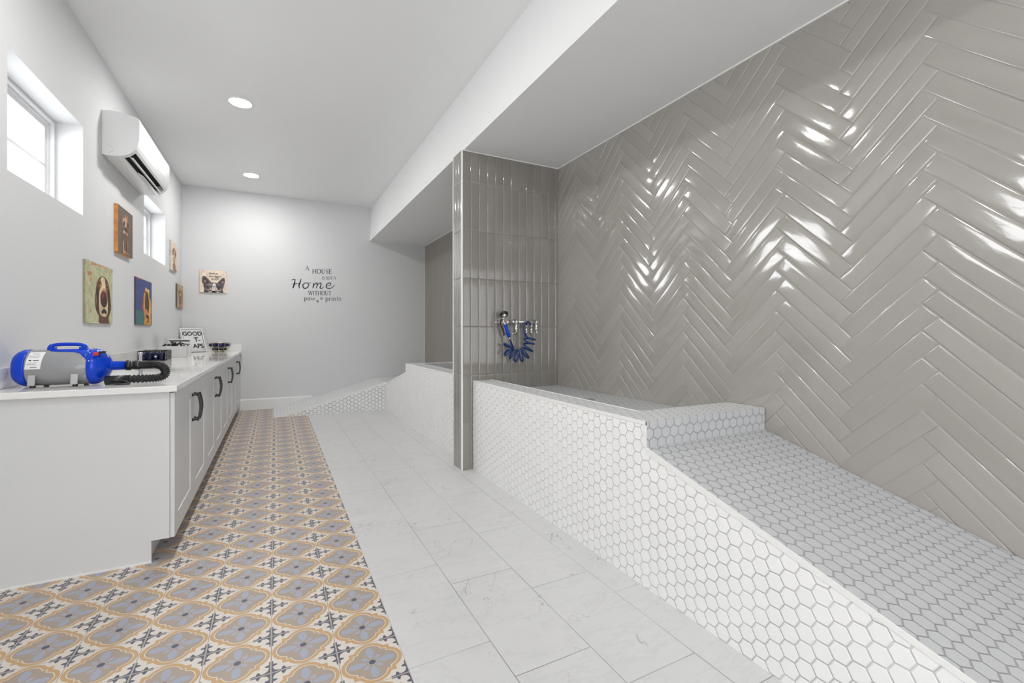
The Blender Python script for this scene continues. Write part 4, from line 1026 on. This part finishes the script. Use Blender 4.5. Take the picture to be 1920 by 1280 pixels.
for layer, (n1, n2, z) in enumerate(((5, 5, 1.034), (4, 4, 1.051), (3, 3, 1.068))):
    for i in range(n1):
        for j in range(n2):
            mi = 1 if R6.random() < 0.2 else 0
            src = proto[mi]
            o = src if src.get('label') is None else src.copy()
            if o is not src: COL.objects.link(o)
            wx = (bx1 - bx0 - 0.095 - layer * 0.03); wy = (by1 - by0 - 0.095 - layer * 0.03)
            o.location = ((bx0 + bx1) / 2 - wx / 2 + wx * i / (n1 - 1), (by0 + by1) / 2 - wy / 2 + wy * j / (n2 - 1), z)
            o.rotation_euler = (R6.uniform(-0.5, 0.5), R6.uniform(-0.4, 0.4), R6.uniform(0, 3.1))
            tag(o, '%s bow in the heap filling the white wire basket' % ('white' if mi else 'black'), 'bow', '%s bows heaped in the white wire basket' % ('white' if mi else 'black'))
# white box with black bands standing behind the basket
r = thing('storage_box', (-1.06, 7.05, 0.915), 'white box with two black bands behind the white wire basket', 'box')
mb = MB(); mb.box((-1.165, 6.98, 0.9155), (-0.975, 7.10, 1.112)); mb.build('body', PAPER, r, bevel=0.003)
for z0, z1 in ((1.083, 1.099), (1.036, 1.048)):
    mb = MB(); mb.box((-1.1665, 6.9785, z0), (-0.9735, 7.1015, z1)); mb.build('black_band', INK, r)
# leaning sign
r = thing('sign', (-1.03, 8.0, 0.915), 'white framed sign reading GOOD leaning against the back corner', 'sign')
M = Matrix.Translation((-1.005, 7.868, 0.9262)) @ Matrix.Rotation(math.radians(38), 4, 'Z') @ Matrix.Rotation(math.radians(-19), 4, 'X')
W2, Hs = 0.152, 0.350
def place(o): 
    o.data.transform(Matrix.Translation(-r.location) @ M) if False else None
def sbox(name, a, c, m_, parent, bevel=0.0):
    mb = MB(); mb.box(a, c); mb.v = [tuple(M @ Vector(v)) for v in mb.v]
    return mb.build(name, m_, parent, bevel=bevel, merge=False)
sbox('board', (-W2 + 0.004, 0.003, 0.004), (W2 - 0.004, 0.028, Hs - 0.004), PAPER, r)
mb = MB()
for a, c in (((-W2, 0, 0), (-W2 + 0.016, 0.03, Hs)), ((W2 - 0.016, 0, 0), (W2, 0.03, Hs)), ((-W2 + 0.016, 0, 0), (W2 - 0.016, 0.03, 0.016)), ((-W2 + 0.016, 0, Hs - 0.016), (W2 - 0.016, 0.03, Hs))): mb.box(a, c)
mb.v = [tuple(M @ Vector(v)) for v in mb.v]; mb.build('frame', WHITE, r, merge=False)
mb = MB(); w = 0.0050; i0 = 0.017
for a, c in (((-W2 + i0, 0.0018, i0), (-W2 + i0 + w, 0.003, Hs - i0)), ((W2 - i0 - w, 0.0018, i0), (W2 - i0, 0.003, Hs - i0)), ((-W2 + i0, 0.0018, i0), (W2 - i0, 0.003, i0 + w)), ((-W2 + i0, 0.0018, Hs - i0 - w), (W2 - i0, 0.003, Hs - i0))): mb.box(a, c)
mb.v = [tuple(M @ Vector(v)) for v in mb.v]; mb.build('black_outline', INK, r, merge=False)
MT = lambda x, z: M @ Matrix.Translation((x, 0.0018, z)) @ Matrix.Rotation(math.radians(90), 4, 'X')
text_mesh('lettering', 'GOOD', 0.086, MT(0, 0.240), INK, r, align='CENTER', spacing=0.98, offset=0.0022)
text_mesh('lettering', 'T-', 0.094, MT(0.095, 0.146), INK, r, align='RIGHT', offset=0.0022)
text_mesh('lettering', 'APS', 0.094, MT(0.124, 0.050), INK, r, align='RIGHT', spacing=0.96, offset=0.0022)
# pale brass wire bowl with rolled navy items
r = thing('wire_bowl', (-0.72, 7.80, 0.915), 'pale brass wire bowl of rolled navy items at the far end of the countertop', 'bowl')
mb = MB(); bc = Vector((-0.715, 7.80, 0.918))
def bowlp(t, a): 
    rr_ = 0.085 + 0.068 * math.sin(t * math.pi / 2); return bc + Vector((rr_ * math.cos(a), rr_ * math.sin(a), 0.012 + 0.118 * t ** 1.15))
for k in range(12):
    a = 2 * math.pi * k / 12; mb.tube([bc + Vector((0, 0, 0.014))] + [bowlp(t / 6, a) for t in range(7)], 0.0022, 6)
for t in (0.0, 0.45, 1.0): mb.tube([bowlp(t, 2 * math.pi * k / 32) for k in range(32)], 0.0026, 6, closed=True)
mb.tube([bc + Vector((0.06 * math.cos(2 * math.pi * k / 24), 0.06 * math.sin(2 * math.pi * k / 24), 0.0)) for k in range(24)], 0.0026, 6, closed=True)
for k in range(4): 
    a = math.pi / 4 + k * math.pi / 2; mb.tube([bc + Vector((0.06 * math.cos(a), 0.06 * math.sin(a), 0)), bowlp(0, a)], 0.0022, 6)
mb.build('wire_frame', GOLD, r, merge=False)
R7 = random.Random(2)
for k in range(17):
    rn, rad_, zz, a0 = (6, 0.066, 0.046, 0.0) if k < 6 else ((8, 0.106, 0.098, 0.2) if k < 14 else (3, 0.040, 0.108, 0.5))
    a = 2 * math.pi * (k if k < 6 else (k - 6 if k < 14 else k - 14)) / rn + a0
    c = bc + Vector((rad_ * math.cos(a), rad_ * math.sin(a), zz))
    d = Vector((-math.sin(a), math.cos(a), 0)) * (0.026 if k < 6 else 0.035)
    mb = MB(); mb.tube([c - d, c - d * 0.92, c + d * 0.92, c + d], [0.017, 0.024, 0.024, 0.017], 16)
    o = mb.build('rolled_bandana', NAVY); tag(o, 'rolled navy blue bandana inside the pale brass wire bowl', 'bandana', 'rolled navy bandanas in the pale brass wire bowl')

# ------------------------------------------------------------------ chrome valve and coiled blue wash hose on the partition
FY = PY0 - 0.007
r = thing('wash_faucet', (2.03, FY, 1.28), 'chrome wall mounted double valve faucet on the grey tiled partition', 'faucet')
yb = FY - 0.055
mb = MB(); mb.tube([(1.925, yb, 1.290), (2.150, yb, 1.290)], 0.0135, 16); mb.build('cross_bar', CHROME, r)
for x in (1.935, 2.145):
    mb = MB(); mb.lathe([(0.026, 0.0), (0.026, -0.006), (0.013, -0.012), (0.011, -0.060), (0.016, -0.062), (0.016, -0.078), (0.0, -0.080)], (x, FY, 1.290), 'y', 20); mb.build('wall_flange', CHROME, r)
for x, col_ in ((1.935, 0), (2.145, 0)):
    mb = MB(); mb.lathe([(0.017, 0.012), (0.018, -0.014), (0.0135, -0.026), (0.0135, -0.052), (0.018, -0.055), (0.018, -0.070), (0.009, -0.078), (0.0, -0.085)], (x, yb, 1.288), 'z', 18); mb.build('valve_stem', CHROME, r)
mb = MB(); mb.tube(catmull([(1.935, yb, 1.212), (1.936, yb - 0.004, 1.196), (1.915, yb - 0.014, 1.188), (1.872, yb - 0.02, 1.182)], 5), [0.010] * 10 + [0.012] * 6, 12); mb.build('lever_handle', CHROME, r)
mb = MB(); mb.tube(catmull([(2.145, yb, 1.212), (2.147, yb - 0.004, 1.200), (2.150, yb - 0.014, 1.180)], 5), 0.0085, 12); mb.build('lever_handle', CHROME, r)
for x in (2.040, 2.092):
    mb = MB(); mb.lathe([(0.011, 0.0), (0.011, -0.02), (0.015, -0.022), (0.015, -0.036), (0.010, -0.038), (0.010, -0.075), (0.013, -0.077), (0.013, -0.100), (0.0, -0.102)], (x, yb, 1.282), 'z', 16); mb.build('outlet', CHROME, r)
mb = MB(); mb.lathe([(0.014, 0.0), (0.014, -0.05), (0.0, -0.052)], (1.905, yb + 0.03, 1.288), 'y', 16); mb.lathe([(0.02, 0), (0.02, -0.01), (0, -0.011)], (1.88, FY, 1.286), 'y', 16); mb.build('check_valve', CHROME, r, merge=False)
r = thing('spray_holder', (1.775, FY, 1.285), 'small chrome wall hook holding the dog wash sprayer', 'hook')
mb = MB(); mb.lathe([(0.020, 0.0), (0.020, -0.006), (0.009, -0.010), (0.009, -0.045), (0.0, -0.046)], (1.768, FY, 1.285), 'y', 18); mb.build('post', CHROME, r)
mb = MB(); mb.tube([(1.745, FY - 0.04, 1.285), (1.797, FY - 0.04, 1.287)], 0.0065, 12); mb.tube(catmull([(1.797, FY - 0.04, 1.287), (1.815, FY - 0.055, 1.284), (1.797, FY - 0.07, 1.280), (1.780, FY - 0.064, 1.280)], 5), 0.0045, 10); mb.build('fork', CHROME, r, merge=False)
r = thing('dog_wash_sprayer', (1.80, FY - 0.06, 1.25), 'pet wash sprayer with blue grip, black rim and coiled blue hose hanging on the partition', 'sprayer')
sy = FY - 0.075
hd = Vector((1.802, sy, 1.352))
ax_ = Vector((0.05, 0.55, 0.83)).normalized()
def oriented(mb_prof, c, axis, n=24):
    m_ = MB(); m_.lathe(mb_prof, (0, 0, 0), 'z', n); Q = axis.to_track_quat('Z', 'Y').to_matrix()
    m_.v = [tuple(Q @ Vector(v) + c) for v in m_.v]; return m_
oriented([(0.024, -0.013), (0.033, -0.012), (0.038, 0.0), (0.037, 0.012), (0.031, 0.017), (0.026, 0.016), (0.026, 0.010)], hd, ax_).build('rubber_rim', BLACKP, r)
oriented([(0.0, 0.006), (0.0255, 0.008), (0.0255, -0.013), (0.012, -0.022), (0.006, -0.030), (0.0, -0.030)], hd, ax_).build('spray_head', CHROME, r)
mb = MB(); mb.tube(catmull([tuple(hd - ax_ * 0.022), (1.795, sy, 1.320), (1.792, sy, 1.295), (1.806, sy, 1.275), (1.815, sy, 1.262)], 5), [0.008] * 12 + [0.011] * 9, 14); mb.build('neck', CHROME, r)
mb = MB(); mb.tube([(1.812, sy, 1.266), (1.814, sy, 1.262), (1.850, sy, 1.160), (1.852, sy, 1.154)], [0.012, 0.0155, 0.0155, 0.013], 18); mb.build('grip', BLUEP, r)
mb = MB(); mb.tube([(1.852, sy, 1.154), (1.860, sy, 1.128)], [0.009, 0.010], 14); mb.build('hose_fitting', CHROME, r)
mb = MB(); mb.tube(catmull([(1.796, sy, 1.305), (1.772, sy - 0.01, 1.308), (1.760, sy - 0.014, 1.285), (1.766, sy - 0.012, 1.250), (1.786, sy - 0.010, 1.215), (1.795, sy - 0.01, 1.190), (1.793, sy - 0.01, 1.165)], 6), [0.006] * 20 + [0.0075] * 17, 10); mb.build('trigger_lever', BLACKP, r)
# coil: helix around a hanging catenary, open loop hooked on the valve at its right end
cen = catmull([(1.860, sy, 1.085), (1.842, sy, 1.040), (1.880, sy, 1.010), (1.925, sy, 0.985), (1.975, sy, 0.985), (2.020, sy, 1.010), (2.052, sy, 1.060), (2.062, sy, 1.115), (2.070, sy, 1.160)], 20)
n = len(cen); turns = 9.0; pts = []
for i, c in enumerate(cen):
    t = (cen[min(i + 1, n - 1)] - cen[max(i - 1, 0)]).normalized(); nn = Vector((-t.z, 0, t.x)); bi = Vector((0, 1, 0))
    a = 2 * math.pi * turns * i / n + 0.6; Rr = 0.054
    pts.append(c + nn * Rr * math.cos(a) + bi * 0.030 * math.sin(a) + t * 0.012 * math.sin(a))
lead = catmull([(1.861, sy, 1.128), (1.870, sy, 1.112), tuple(pts[0])], 5)[:-1]
tail = catmull([tuple(pts[-1]), (2.020, sy - 0.01, 1.168), (1.992, sy - 0.01, 1.205), (2.000, sy, 1.255), (2.035, sy, 1.290), (2.064, sy + 0.004, 1.284), (2.080, sy + 0.014, 1.268), (2.088, yb - 0.004, 1.262)], 7)[1:]
mb = MB(); mb.tube(lead + pts + tail, 0.0078, 10); mb.build('coiled_hose', BLUEH, r)

for o in bpy.data.objects:
    if '_org' in o: del o['_org']
